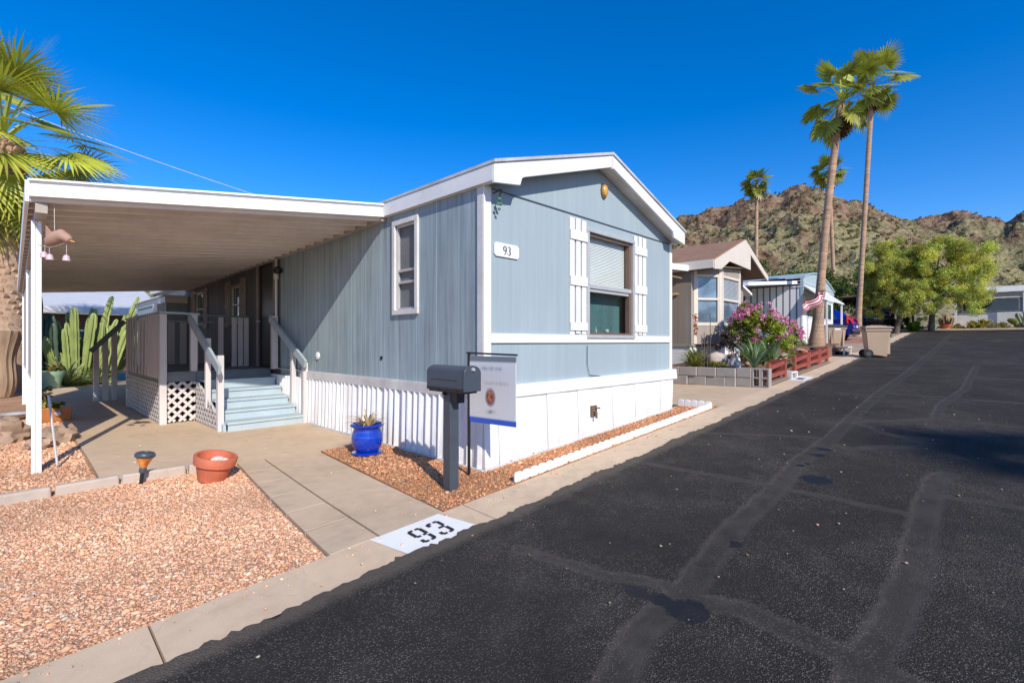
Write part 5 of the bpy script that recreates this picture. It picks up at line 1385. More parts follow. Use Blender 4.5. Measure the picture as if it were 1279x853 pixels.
small_plant('trailing_plant', (7.75, .62, soil_z(7.7, .6)), 'low yellow trailing plant in front of the pale boulder', 'plant', [(0, .1, .05, .22, .35, .07)], 500, (.06, .025), (.26, .24, .04), None, 77)
# white dog figure
dg = thing('dog_figurine', 'small white dog figurine with dark spots sitting in the planter', 'figurine', (7.82, .16, soil_z(7.8, .16)))
FIG = NT('spotted_glaze'); FIG.color(FIG.ramp(FIG.noise(FIG.pos(), 22, 2), [(.58, (.74, .72, .70)), (.62, (.10, .09, .09))])); FIG.rough(.4); FIG = FIG.m
z0 = soil_z(7.8, .16); q = lambda x, y, z: (7.82+x, .16+y, z0+z)
mb = MB(); mb.tube([q(.06, .10, .04), q(.05, .08, .12), q(.02, .02, .22), q(0, -.02, .30), q(0, -.03, .35)], [.09, .10, .075, .05, .045], 14); mb.build('body', FIG, dg, smooth=True)
mb = MB(); mb.tube([q(.03, .01, .38), q(-.01, -.02, .385), q(-.06, -.05, .365), q(-.11, -.08, .35)], [.035, .055, .045, .02], 12); hd = mb.build('head', FIG, dg, smooth=True)
mb = MB()
for s in (-1, 1): mb.tube([q(.0+.03*s, .03*s-.02, .42), q(.01+.06*s, .05*s-.02, .38), q(.01+.065*s, .055*s-.02, .33)], [.012, .022, .008], 8)
mb.build('ear', BLACK, hd, smooth=True)
for s in (-1, 1):
    mb = MB(); mb.tube([q(-.02+.03*s, -.02+.04*s, .22), q(-.04+.03*s, -.05+.04*s, .10), q(-.05+.03*s, -.06+.04*s, .015), q(-.10+.03*s, -.09+.04*s, .01)], [.03, .024, .022, .02], 10); mb.build('leg', FIG, dg, smooth=True)
# pink flowering bush (oleander / bougainvillea habit)
bsx, bsy = 9.9, .40; bz = soil_z(9.3, .5)
bush = thing('flowering_bush', 'big rounded bush covered in pink flowers in the raised planter', 'bush', (bsx, bsy, bz))
r_ = np.random.default_rng(81)
cl = [(bsx, bsy, bz+.75, .85, .75, .60), (bsx+.55, bsy-.35, bz+.70, .6, .5, .5), (bsx-.40, bsy+.25, bz+.6, .42, .4, .5), (bsx+.1, bsy, bz+1.10, .65, .6, .40), (bsx+.9, bsy-.45, bz+.55, .4, .4, .45), (bsx-.45, bsy+.1, bz+1.05, .35, .35, .3)]
sc_ = sub_clumps(cl, 16, (.16, .34), r_); p, idx = crown_points(sc_, 9000, r_, .2)
C = leaf_colors(p, idx, (.26, .33, .045), len(sc_), r_, .45); C[r_.random(len(C)) < .10] = (.28, .28, .05)
V, F, C = leaf_cloud(p, .095, .042, C, r_, .1, .25); npmesh('foliage', V, F, LEAF, bush, C, shift=bush.location)
fl_c = []
for _ in range(120):
    c = cl[r_.integers(0, len(cl))]; d = rand_dirs(1, r_)[0]
    if d[2] < -.3: d[2] *= -1
    if r_.random() < .6 and d[0]+d[1] > .2: d[:2] *= -1
    fl_c.append((c[0]+d[0]*c[3]*1.06, c[1]+d[1]*c[4]*1.06, c[2]+d[2]*c[5]*1.08, *(r_.uniform(.035, .085, 1).repeat(3))))
p, idx = crown_points(fl_c, 3600, r_, .4)
cols = np.array([(.74, .24, .46), (.80, .36, .55), (.62, .16, .40), (.84, .48, .62)])[r_.integers(0, 4, len(fl_c))][idx]*r_.uniform(.8, 1.2, (len(p), 1))
V, F, C = leaf_cloud(p, .050, .042, np.clip(cols, 0, 1), r_, 0, .2); npmesh('flowers', V, F, PETAL, bush, C, shift=bush.location)
mb = MB()
for k in range(9):
    c = cl[k % len(cl)]; mb.tube([(bsx+r_.uniform(-.1, .1), bsy+r_.uniform(-.1, .1), bz-.05), (bsx+(c[0]-bsx)*.4, bsy+(c[1]-bsy)*.4, bz+.4), (c[0], c[1], c[2]+.1)], [.025, .018, .008], 6)
mb.build('stems', TREEBARK, bush)
small_plant('dark_shrub', (9.0, .75, soil_z(8.7, .7)), 'dark purple leaved shrub left of the pink flowering bush', 'shrub', [(0, 0, .45, .35, .35, .45), (.1, -.1, .8, .25, .25, .25)], 1500, (.07, .03), (.045, .045, .035), ((.30, .08, .22), 60, .05), 82)
r_ = np.random.default_rng(83)
for k, (x, y, s) in enumerate(((9.2, -.30, .10), (10.4, -.1, .12), (11.2, .1, .09), (12.1, -.15, .11), (12.6, .05, .10), (8.4, .1, .08))):
    stone('rock', (x, y, soil_z(x, y)+s*.4), (s*1.3, s, s*.8), ROCKM if k % 2 else BLOCK, 'small rock on the planter soil, ' + ['just behind the first red fence', 'behind the white bench block', 'behind the second red fence', 'behind the third red fence', 'behind the last red fence', 'between the two big agaves'][k], seed=90+k)
for k, (x, y) in enumerate(((11.3, -.33), (12.5, -.33))):
    pt = thing('flower_pot', ('red' if k == 0 else 'dark') + ' pot standing on the soil behind the red fences', 'pot', (x, y, soil_z(x, y)))
    mb = MB(); mb.lathe([(.06, 0), (.09, .13), (.10, .14), (.10, .17), (.085, .17), (.08, .12), (0, .12)], 18, (x, y, soil_z(x, y)-.01)); mb.build('body', TERRA if k == 0 else MAILM, pt, smooth=True, angle=50)

# ================================================================== WHITE AND AQUA TRAILER WITH AWNINGS
h3 = thing('mobile_home', 'white ribbed trailer home with rounded aqua front roof and metal awnings', 'mobile home', (18.2, 1.0, G(18)))
a0, a1, f3, b3 = 17.0, 22.2, 1.0, 15.0; g3 = G(17); e3 = 3.45
RIB = NT('white_ribbed_metal'); P_ = RIB.pos(); xx, yy_, zz_ = RIB.sep(P_)
k_ = RIB.math('FRACT', RIB.math('DIVIDE', yy_, .23)); s_ = RIB.math('LESS_THAN', k_, .24)
RIB.color(RIB.mix(s_, (.82, .82, .80), (.18, .18, .19))); RIB.rough(.5); RIB.bump(s_, -.6, .03); RIB = RIB.m
mb = MB(); mb.box((a0, f3+.04, g3+.1), (a0+.06, b3, e3)); mb.box((a1-.06, f3+.04, g3+.1), (a1, b3, e3)); mb.box((a0+.06, b3-.06, g3+.1), (a1-.06, b3, e3)); mb.build('side_wall', RIB, h3)
mb = MB(); mb.box((a0-.01, f3-.02, g3), (a1, f3+.04, 3.05)); mb.build('front_wall', WHITE, h3)
# arched aqua cap
mb = MB(); arc3 = [(a0-.02, 3.05)]+[(a0-.02+(a1-a0+.04)*k/14, 3.42+.62*math.sin(math.pi*(.17+.78*k/14))*1.0) for k in range(15)]+[(a1+.02, 3.05)]
mb.prism([(x, f3-.05, z) for x, z in arc3], (0, .10, 0)); mb.build('front_cap', AQUA, h3)
top3 = arc3[1:-1]
mb = MB()
for (p, q) in zip(top3[:-1], top3[1:]): mb.hexa([(p[0], f3-.10, p[1]), (q[0], f3-.10, q[1]), (q[0], b3, q[1]), (p[0], b3, p[1]), (p[0], f3-.10, p[1]+.05), (q[0], f3-.10, q[1]+.05), (q[0], b3, q[1]+.05), (p[0], b3, p[1]+.05)])
mb.build('roof', AQUA, h3)
mb = MB()
for k in range(4): mb.box((a0-.035, f3-.07, 3.38+.11*k), (a0-.012, f3+.55, 3.40+.11*k))
for k in range(4): mb.box((a0-.02, f3-.075, 3.15+.13*k), (a1+.02, f3-.052, 3.17+.13*k))
mb.build('cap_ribs', WHITE, h3)
mb = MB(); mb.box((a0+.55, f3-.035, 2.25), (a1-.45, f3-.021, 3.0)); w3 = mb.build('window', WHITE_OLD, h3)
mb = MB(); mb.box((a0+.62, f3-.045, 2.32), (a1-.52, f3-.036, 2.95)); mb.build('pane', GLASS, w3)
mb = MB(); mb.hexa([(a0-.6, f3-.75, 2.86), (a1-1.8, f3-.75, 2.86), (a1-1.3, f3-.05, 3.38), (a0+.1, f3-.05, 3.38), (a0-.6, f3-.75, 2.90), (a1-1.8, f3-.75, 2.90), (a1-1.3, f3-.05, 3.43), (a0+.1, f3-.05, 3.43)])
for k in range(9): x = a0+.12+.34*k; mb.hexa([(x, f3-.75, 2.902), (x+.05, f3-.75, 2.902), (x+.05, f3-.05, 3.432), (x, f3-.05, 3.432), (x, f3-.75, 2.93), (x+.05, f3-.75, 2.93), (x+.05, f3-.05, 3.46), (x, f3-.05, 3.46)])
mb.build('front_awning', WHITE, h3)
for x in (a0+.5, a1-2.0): mb = MB(); mb.box((x-.03, f3-.72, G(x)), (x+.03, f3-.66, 2.87)); mb.build('awning_post', WHITE, h3)
c3 = thing('carport', 'flat white edged carport roof before a dark green room left of the ribbed trailer', 'carport', (16, 2.5, G(16)))
mb = MB(); mb.hexa([(14.9, 2.2, 3.36), (16.98, 1.15, 3.50), (16.98, 12, 3.50), (14.9, 12, 3.36), (14.9, 2.2, 3.48), (16.98, 1.15, 3.62), (16.98, 12, 3.62), (14.9, 12, 3.48)]); mb.build('roof', FASC, c3)
mb = MB(); mb.box((14.7, 3.0, G(15)), (16.97, 3.1, 3.36)); gw = mb.build('green_wall', GREENW, c3)
mb = MB()
for k in range(12): mb.box((14.7, 2.985, 2.0+.11*k), (16.97, 2.999, 2.02+.11*k))
mb.build('siding_laps', mat_plain('green_lap_edge', (.05, .24, .20), .5), gw)
mb = MB(); mb.box((14.9, 2.96, 2.0), (15.3, 2.984, 2.95)); mb.box((15.36, 2.96, 2.0), (15.75, 2.984, 2.95)); mb.build('pane', GLASS, gw)
for y in (2.6, 5.5): mb = MB(); mb.box((14.93, y-.04, G(14.7)), (15.01, y+.04, 3.365)); mb.build('post', FASC, c3)
# awning on the right side of the taupe home
aw = thing('awning', 'plain white awning on the far side of the taupe home', 'awning', (13.4, 2.4, G(13)))
mb = MB(); mb.hexa([(13.02, 1.9, 3.28), (14.35, 1.9, 2.93), (14.35, 6, 2.93), (13.02, 6, 3.28), (13.02, 1.9, 3.36), (14.35, 1.9, 3.01), (14.35, 6, 3.01), (13.02, 6, 3.36)]); mb.build('roof', FASC, aw)
mb = MB(); mb.box((13.03, 1.93, 3.20), (13.09, 6, 3.275)); mb.build('ledger', WHITE_OLD, aw)
# red and white striped flag by the palm
fg = thing('flag', 'red and white striped flag drooping from an angled pole in front of the ribbed trailer', 'flag', (14.9, .2, 1.5))
mb = MB(); mb.tube([(15.75, .30, 1.5), (15.20, .0, 2.4), (14.75, -.20, 3.05)], .013, 8); mb.build('pole', WHITE_OLD, fg)
fm = NT('striped_cloth'); uvw = fm.attr('col'); s1 = fm.sep(uvw)
st_ = fm.math('LESS_THAN', fm.math('FRACT', fm.math('MULTIPLY', s1[0], 4.5)), .5)
fm.color(fm.mix(st_, (.66, .62, .62), (.40, .03, .05))); fm.rough(.8); fm = fm.m
V = []; C = []; nu_, nv_ = 24, 14
for i in range(nu_):
    for j in range(nv_):
        a = i/(nu_-1); b = j/(nv_-1)
        x = 14.80-.86*a+.05*math.sin(a*9+b*2)+.12*b; y = -.16+.48*a+.08*math.sin(a*11+b*1.5)+.04*math.sin(b*8)
        z = 3.0-.40*b*(1-.2*a)-.48*a+.04*math.sin(a*9); 
        V.append((x, y, z)); C.append((b, a, 0))
F = [(i*nv_+j, (i+1)*nv_+j, (i+1)*nv_+j+1, i*nv_+j+1) for i in range(nu_-1) for j in range(nv_-1)]
npmesh('cloth', np.array(V), np.array(F), fm, fg, np.array(C), smooth=True, shift=fg.location)

# ================================================================== TALL PALMS
SMOOTHB = NT('ringed_palm_bark'); P_ = SMOOTHB.pos(); xx, yy_, zz_ = SMOOTHB.sep(P_)
rg = SMOOTHB.noise(SMOOTHB.mapv(P_, (1.5, 1.5, 16)), 1, 4, .6); bl = SMOOTHB.noise(P_, 2.2, 4)
SMOOTHB.color(SMOOTHB.mix(SMOOTHB.ramp(bl, [(.35, 0), (.7, .45)]), SMOOTHB.ramp(rg, [(.3, (.28, .155, .085)), (.55, (.47, .295, .175)), (.75, (.57, .39, .25))]), (.20, .15, .12)))
SMOOTHB.rough(.9); SMOOTHB.bump(rg, .8, .03); SMOOTHB = SMOOTHB.m
fan_palm('fan_palm', 'tall leaning fan palm with a shaggy dead skirt beside the red timber fences', (16.1, .35, G(16.1)+.25), (16.70, -.28, 9.75), .27, .112, 24, .95, .68, 20, 101, dead=34, green=(.33, .39, .06), bend=(-.12, .06), elmin=-46, w=.15, droopk=(.34, .36), barkm=SMOOTHB)
fan_palm('fan_palm', 'taller slender fan palm behind the blue car', (29.4, 1.15, G(29.4)), (30.2, .56, 15.9), .22, .118, 24, 1.2, .92, 20, 102, dead=8, green=(.33, .38, .06), elmin=-48, w=.14, droopk=(.34, .36), barkm=SMOOTHB)
fan_palm('fan_palm', 'distant fan palm standing against the hill, left one, with a bare trunk', (42.5, 10.5, G(40)-.3), (43.3, 10.7, 15.6), .26, .14, 26, .75, .82, 14, 103, dead=8, green=(.24, .29, .05), elmin=-50, w=.17, barkm=SMOOTHB)
fan_palm('fan_palm', 'distant fan palm peeking out behind the leaning palm trunk', (47.5, 5.4, G(40)), (47.3, 5.9, 16.6), .26, .14, 26, .8, .9, 14, 104, dead=8, green=(.24, .29, .05), elmin=-50, w=.17, barkm=SMOOTHB)

# ================================================================== CARTS, CAR AND SMALL THINGS BY THE STREET
def cart(name, loc, rz, lab, lid_mat, open_=False):
    t = thing(name, lab, 'trash cart', loc, rz)
    mb = MB(); w0, w1, d0, d1, h = .22, .29, .24, .33, .92
    mb.hexa([(-w0, -d0, .02), (w0, -d0, .02), (w0, d0, .10), (-w0, d0, .10), (-w1, -d1, h), (w1, -d1, h), (w1, d1, h), (-w1, d1, h)])
    mb.box((-w1-.02, -d1-.02, h-.09), (w1+.02, d1+.02, h-.03))
    mb.box((-.20, -d0-.015, .10), (-.17, -d1+.0, .78)); mb.box((.17, -d0-.015, .10), (.20, -d1+.0, .78))
    mb.hexa([(-.12, -d0-.03, .25), (.12, -d0-.03, .25), (.12, -d0, .25), (-.12, -d0, .25), (-.15, -d1-.02, .80), (.15, -d1-.02, .80), (.15, -d1+.02, .80), (-.15, -d1+.02, .80)])
    mb.build('body', CARTM, t, world=False, bevel=.025, segs=3)
    mb = MB(); o = .045
    mb.hexa([(-w1-o, -d1-o-.03, h+.0), (w1+o, -d1-o-.03, h+.0), (w1+o, d1+o, h+.0), (-w1-o, d1+o, h+.0), (-w1-o*.8, -d1-o, h+.045), (w1+o*.8, -d1-o, h+.045), (w1+o*.6, d1, h+.085), (-w1-o*.6, d1, h+.085)])
    mb.hexa([(-.22, -.25, h+.055), (.22, -.25, h+.055), (.20, .22, h+.075), (-.20, .22, h+.075), (-.20, -.22, h+.085), (.20, -.22, h+.085), (.18, .18, h+.105), (-.18, .18, h+.105)])
    mb.build('lid', lid_mat, t, world=False, bevel=.018, segs=3)
    mb = MB(); mb.tube([(-.26, d1+.06, h-.06), (.26, d1+.06, h-.06)], .018, 10)
    for s in (-.22, .22): mb.box((s-.02, d1-.02, h-.10), (s+.02, d1+.06, h-.03))
    mb.build('handle', CARTM, t, world=False)
    for s in (-1, 1):
        M = Matrix.Translation((s*.27, d0+.02, .125)) @ Matrix.Rotation(R(90), 4, 'Y')
        mb = MB(); mb.lathe([(.03, -.035), (.125, -.035), (.13, -.01), (.13, .01), (.125, .035), (.03, .035)], 22, M=M); wh = mb.build('wheel', DARK, t, world=False, smooth=True, angle=40)
        mb = MB(); mb.lathe([(0, -.037), (.07, -.037), (.075, 0), (.07, .037), (0, .037)], 16, M=M); mb.build('rim', mat_plain('dull_hub', (.07, .06, .06), .6), wh, world=False)
    mb = MB(); mb.box((-.10, -d1-.024, .80), (.10, -d1-.021, .86)); mb.build('sticker', WHITE, t, world=False)
    return t
CARTL = mat_plain('tan_cart_lid', (.40, .27, .18), .5, .1, 4, .08, 60)
cart('trash_cart', (15.85, -1.35, G(15.75)), R(22), 'tan wheeled trash cart with a tan lid standing on the asphalt edge', CARTL)
cart('trash_cart', (18.0, .18, G(18.0)+.0), R(-60), 'tan wheeled trash cart with a black lid behind the low white bench', mat_plain('charcoal_lid', (.035, .04, .05), .4))
bn = thing('bench', 'low white slatted bench at the curb beside the leaning palm', 'bench', (16.6, -.30, G(16.6)))
mb = MB(); z = G(16.6)
for k in range(3): mb.box((16.05, -.50+.15*k, z+.24), (17.35, -.40+.15*k, z+.28))
mb.build('seat', WHITE_OLD, bn, bevel=.005)
for x in (16.1, 17.22):
    for y in (-.48, -.14): mb = MB(); mb.box((x, y, z-.06), (x+.07, y+.05, z+.238)); mb.build('leg', WHITE_OLD, bn, bevel=.004)
bk = thing('folded_tarp', 'dark folded tarp lying under the low white bench', 'tarp', (16.7, -.3, z)); mb = MB(); mb.lathe([(.0, .0), (.22, .01), (.24, .08), (.12, .13), (0, .12)], 12, (16.7, -.28, z)); mb.build('bundle', DARK, bk, smooth=True)

# blue hatchback, tail towards the street
def car(loc, rz, lab, paint, name='parked_car'):
    t = thing(name, lab, 'car', loc, rz)
    # side profile (x forward), lofted with tumblehome
    low = [(-1.92, .32), (-1.98, .55), (-1.96, .80), (-1.86, .98), (-.95, 1.0), (.55, .98), (1.0, .93), (1.75, .74), (1.98, .60), (2.0, .38), (1.9, .26), (-1.8, .24)]
    mb = MB(); n = len(low)
    rings = []
    for y, k in ((-.80, .985), (-.87, 1.0), (-.87, 1.0), (.87, 1.0), (.87, 1.0), (.80, .985)): pass
    V = []
    for y, s, dz in ((-.78, .985, .0), (-.88, 1, 0), (-.90, 1, 0), (.90, 1, 0), (.88, 1, 0), (.78, .985, .0)):
        V += [(x*s, y if z < .9 else y*.96, z) for x, z in low]
    F = []
    for r in range(5):
        for i in range(n): F.append((r*n+i, r*n+(i+1) % n, (r+1)*n+(i+1) % n, (r+1)*n+i))
    F += [tuple(range(n)), tuple(range(5*n+n-1, 5*n-1, -1))]
    mb.add(V, F); mb.build('body', paint, t, world=False, smooth=True, bevel=.03, segs=3, angle=30)
    roof = [(-1.84, .97), (-1.48, 1.40), (-1.25, 1.47), (-.2, 1.50), (.15, 1.44), (.95, .95)]
    mb = MB(); V = []; m = len(roof)
    for y, s in ((-.82, 0), (.82, 0)): V += [(x, y*(1-.16*(z-.95)/.55), z) for x, z in roof]
    mb.add(V, [(i, (i+1) % m, (i+1) % m+m, i+m) for i in range(m)]+[tuple(range(m)), tuple(range(2*m-1, m-1, -1))])
    mb.build('cabin', paint, t, world=False, smooth=True, bevel=.04, segs=3, angle=25)
    g = MB()
    def wq(p): g.prism(p, (0, 0, .0001)) if False else g.add(p, [tuple(range(len(p)))])
    for s in (-1, 1):
        f = lambda x, z: (x, s*(.826*(1-.16*(z-.95)/.55)+.004), z)
        wq([f(-1.35, 1.02), f(-.55, 1.02), f(-.55, 1.40), f(-1.15, 1.38)]); wq([f(-.48, 1.02), f(.62, 1.0), f(.10, 1.38), f(-.48, 1.40)])
    wq([(-1.838, -.68, 1.03), (-1.838, .68, 1.03), (-1.535, .58, 1.39), (-1.535, -.58, 1.39)]); wq([(.90, -.68, 1.02), (.90, .68, 1.02), (.22, .6, 1.415), (.22, -.6, 1.415)])
    g.build('windows', GLASS, t, world=False)
    for s in (-1, 1):
        mb = MB(); mb.hexa([(-1.95, s*.60, .78), (-1.90, s*.60, 1.0), (-1.66, s*.80, 1.24), (-1.70, s*.885, .80), (-2.0, s*.60, .78), (-1.95, s*.60, 1.0), (-1.72, s*.84, 1.22), (-1.76, s*.905, .80)]); mb.build('tail_lamp', mat_plain('red_lamp', (.45, .01, .012), .2, .1, 8), t, world=False, bevel=.01)
        for x in (-1.25, 1.25):
            M = Matrix.Translation((x, s*.80, .32)) @ Matrix.Rotation(R(90), 4, 'X')
            mb = MB(); mb.lathe([(.2, -.10), (.30, -.11), (.325, -.06), (.325, .06), (.30, .11), (.2, .10)], 26, M=M); w = mb.build('wheel', DARK, t, world=False, smooth=True, angle=40)
            mb = MB(); mb.lathe([(0, -.115), (.20, -.10), (.205, 0), (.20, .10), (0, .115)], 20, M=M); mb.build('rim', ALU, w, world=False)
    mb = MB(); mb.box((-2.03, -.86, .28), (-1.88, .86, .46)); mb.build('bumper', DARK, t, world=False, bevel=.03)
    mb = MB(); mb.box((-2.035, -.18, .60), (-1.99, .18, .72)); mb.build('number_plate', WHITE_OLD, t, world=False)
    return t
CARB = mat_plain('blue_car_paint', (.006, .018, .34), .22, .1, 2, .0, 20, coat=1.0)
car((25.2, 2.55, G(25.2)), R(90), 'bright blue hatchback parked tail first to the street beyond the trash carts', CARB)

# trees -------------------------------------------------------------
OLIVE = (.44, .46, .10)
tree('mesquite_tree', 'left of two broad yellow green trees at the top of the street', (32.6, -.25, G(32.6)), (.2, -.2, 1.7), .17,
     [(0, .1, 3.9, 1.7, 1.6, 1.6), (-.6, .8, 3.1, 1.3, 1.1, 1.5), (.6, -.6, 3.0, 1.5, 1.4, 1.4), (-.3, 1.0, 2.3, 1.1, .9, 1.1), (.3, .2, 4.7, 1.2, 1.1, .9), (-1.0, -.3, 2.2, 1.1, 1.2, 1.2), (-.6, 1.1, 1.7, .9, .7, .9), (-.8, -1.2, 2.0, .9, .9, 1.1)],
     90000, (.12, .033), OLIVE, seed=111, limbs=7, sub=34, droop=.5, var=.4, fsz=(.13, .32))
tree('mesquite_tree', 'right of two broad yellow green trees, its branches hanging towards the white house', (33.7, -1.75, G(33.7)), (-.1, -.2, 1.7), .16,
     [(0, -.3, 3.9, 1.8, 1.9, 1.55), (.4, -1.5, 3.6, 1.5, 1.4, 1.4), (-.3, .9, 3.2, 1.4, 1.4, 1.5), (.1, -2.0, 2.8, 1.3, 1.0, 1.3), (0, -.4, 4.7, 1.3, 1.2, .8), (-1.0, -.4, 2.3, 1.1, 1.5, 1.2), (-.8, -1.8, 1.9, .9, .8, 1.1), (-.8, 1.0, 2.0, .9, .9, 1.2)],
     90000, (.12, .033), sc(OLIVE, 1.1), seed=112, limbs=7, sub=34, droop=.5, var=.4, fsz=(.13, .32))
DKG = (.07, .105, .022)
bg = [('dense green tree behind the roof of the taupe home', (22, 10.5), 5.0, 2.2, 121), ('dark green tree between the trailer and the slender palm', (31.5, 6.0), 4.6, 2.3, 122), ('bushy dark tree behind the blue car', (31, 3.8), 3.6, 1.9, 123),
      ('shadowy tree behind the parked dark wagon', (39, 2.5), 5.0, 2.4, 124), ('green tree left of the slender palm trunk, farther back', (36, 8.5), 5.4, 2.6, 125), ('dark tree filling the gap left of the two broad trees', (36.5, 4.6), 4.8, 2.3, 126)]
for lab, (x, y), h, rr, sd in bg:
    tree('background_tree', lab, (x, y, G(x)), (.1, .1, h*.35), .14, [(0, 0, h*.65, rr, rr, h*.33), (rr*.5, .3, h*.5, rr*.7, rr*.7, h*.3), (-rr*.4, -.5, h*.55, rr*.7, rr*.7, h*.3), (0, .2, h*.35, rr*.8, rr*.8, h*.25)], 9000, (.20, .09), sc(DKG, 1.0 if sd % 2 else 1.25), seed=sd, limbs=4, sub=14, var=.4)
# low shrubs under the trees
for lab, (x, y), s, col, sd in (('bright green low shrub beneath the left broad tree', (33.6, -.9), .42, (.12, .22, .02), 131), ('dark shrub mass beneath the broad trees', (35.0, -.2), .7, (.03, .05, .015), 132), ('small green patch of plants at the curb corner behind the tan cart', (24.5, -.35), .35, (.13, .20, .02), 133), ('round yellow green bush by the white house, left of the cacti', (34.95, -4.0), .0, (.3, .28, .05), 134)):
    if s: small_plant('shrub', (x, y, G(x)), lab, 'shrub', [(0, 0, s*.6, s, s, s*.7), (.3*s, -.5*s, s*.4, s*.7, s*.7, s*.5)], 1800, (.14, .06), col, None, sd)
small_plant('shrub', (35.0, -3.65, G(34.8)), 'long low yellow bush in front of the white house', 'shrub', [(0, .5, .28, .4, .6, .26), (0, -.4, .26, .4, .6, .26), (0, 0, .3, .4, .6, .25)], 3000, (.12, .05), (.30, .27, .055), None, 135)
small_plant('shrub', (35.1, -4.95, G(34.8)), 'small round yellow bush left of the potted cacti', 'shrub', [(0, 0, .28, .35, .35, .28)], 1100, (.10, .05), (.26, .27, .06), None, 136)

# dark wagon under an open shelter behind the trees
sh = thing('shelter', 'dark timber shelter roof over the parked wagon', 'shelter', (37, 1.0, G(37)))
mb = MB(); mb.box((35.6, -.6, G(37)+2.15), (39.5, 4.2, G(37)+2.28)); mb.build('roof', SOFF, sh)
for x, y in ((35.7, -.5), (35.7, 1.8), (35.7, 4.1), (39.4, -.5), (39.4, 4.1)): mb = MB(); mb.box((x-.06, y-.06, G(37)-.1), (x+.06, y+.06, G(37)+2.15)); mb.build('post', SOFF, sh)
car((37.6, 1.0, G(37.4)-.02), R(0), 'dark wagon parked in the shade under the timber shelter', mat_plain('black_car_paint', (.012, .013, .015), .25, .1, 2, 0, 20, coat=1.0))
pk = thing('white_post_stand', 'pale metal stand at the edge of the shelter left of the wagon', 'stand', (34.9, 2.0, G(34.9)))
mb = MB()
for y in (1.7, 2.5): mb.box((34.9, y, G(34.9)), (34.96, y+.05, G(34.9)+.95))
mb.box((34.88, 1.68, G(34.9)+.95), (34.98, 2.57, G(34.9)+1.0)); mb.build('frame', ALU, pk)

# white house across the end of the street
h4 = thing('house', 'low white house with long dark windows across the end of the street', 'house', (36.2, -6, G(36)))
z = G(36); x = 36.0
mb = MB(); mb.box((x, -16, z-.2), (x+8, -2.6, z+.95)); mb.box((x, -16, z+1.72), (x+8, -2.6, z+2.05)); mb.box((x+.3, -15.8, z+.95), (x+8, -2.8, z+1.72)); mb.build('wall', mat_plain('house_white', (.58, .57, .56), .6, .08, 3, .1), h4)
mb = MB()
for k in range(7): mb.box((x-.05, -5.45, z+.10+.12*k), (x-.01, -2.55, z+.20+.12*k)); mb.box((x-.05, -9.5, z+.10+.12*k), (x-.01, -5.65, z+.20+.12*k))
mb.build('louvre_panel', WHITE, h4)
for a, b in ((-5.4, -3.0), (-9.4, -5.7), (-13.5, -10)):
    mb = MB(); mb.box((x-.03, a, z+.98), (x-.005, b, z+1.72)); wd = mb.build('window', WHITE_OLD, h4)
    mb = MB(); mb.box((x-.045, a+.06, z+1.03), (x-.031, b-.06, z+1.68)); mb.build('pane', mat_glass('far_glass', (.02, .025, .05)), wd)
mb = MB(); mb.box((x-.6, -16.5, z+2.05), (x+8.5, -2.0, z+2.22)); mb.build('roof', FASC, h4)
mb = MB(); mb.box((x-.45, -5.6, z+2.225), (x+8, -1.6, z+2.40)); mb.build('roof_step', WHITE_OLD, h4)
for y in (-2.75, -5.55, -9.6): mb = MB(); mb.box((x-.55, y-.05, z-.2), (x-.45, y+.05, z+2.04)); mb.build('post', WHITE, h4)
mb = MB(); mb.hexa([(x-.5, -5.5, z+1.72), (x-.5, -2.2, z+1.72), (x-.01, -2.2, z+1.85), (x-.01, -5.5, z+1.85), (x-.5, -5.5, z+1.76), (x-.5, -2.2, z+1.76), (x-.01, -2.2, z+1.89), (x-.01, -5.5, z+1.89)]); mb.build('window_awning', WHITE, h4)
cactus('potted_cactus', (35.2, -5.75, G(35)), 'cluster of pale potted cacti in front of the white house', [(0, 0, .1, .1, 1.1, .12), (.1, .2, 0, .3, .9, .11), (-.1, -.25, 0, -.3, 1.0, .11), (.1, -.4, 0, -.2, .7, .10), (0, .4, 0, .25, .6, .10)], mat_plain('pale_cactus', (.28, .30, .15), .6, .3, 4, .3, 40))
cactus('potted_cactus', (34.95, -2.35, G(34.9)), 'orange brown potted cactus left of the white house', [(0, 0, .05, .05, .95, .10), (.1, .1, .0, .2, .7, .09), (-.1, -.1, 0, -.2, .75, .09)], mat_plain('ruddy_cactus', (.33, .19, .09), .6, .3, 4, .3, 40))
for lab, (px2, py2), s, m_ in (('terracotta pot under the orange brown cactus', (34.9, -2.35), .26, TERRA), ('pale green pot left of the terracotta pot at the far curb', (34.9, -1.75), .26, WATERGREEN), ('white pot holding the pale cacti by the white house', (35.1, -5.75), .30, WHITE_OLD)):
    q = thing('flower_pot', lab, 'pot', (px2, py2, G(px2)+.1)); mb = MB(); mb.lathe([(s*.7, 0), (s, s*1.0), (s*1.08, s*1.05), (s*1.08, s*1.2), (s*.9, s*1.2), (0, s*1.1)], 20, (px2, py2, G(px2)-.0)); mb.build('body', m_, q, smooth=True, angle=50)
slab('far_verge', [(34.75, -40), (36.3, -40), (36.3, 4), (34.75, 4)], mat_gravel('far_gravel', SALMON, 30, .5), th=.1, lift=.05)

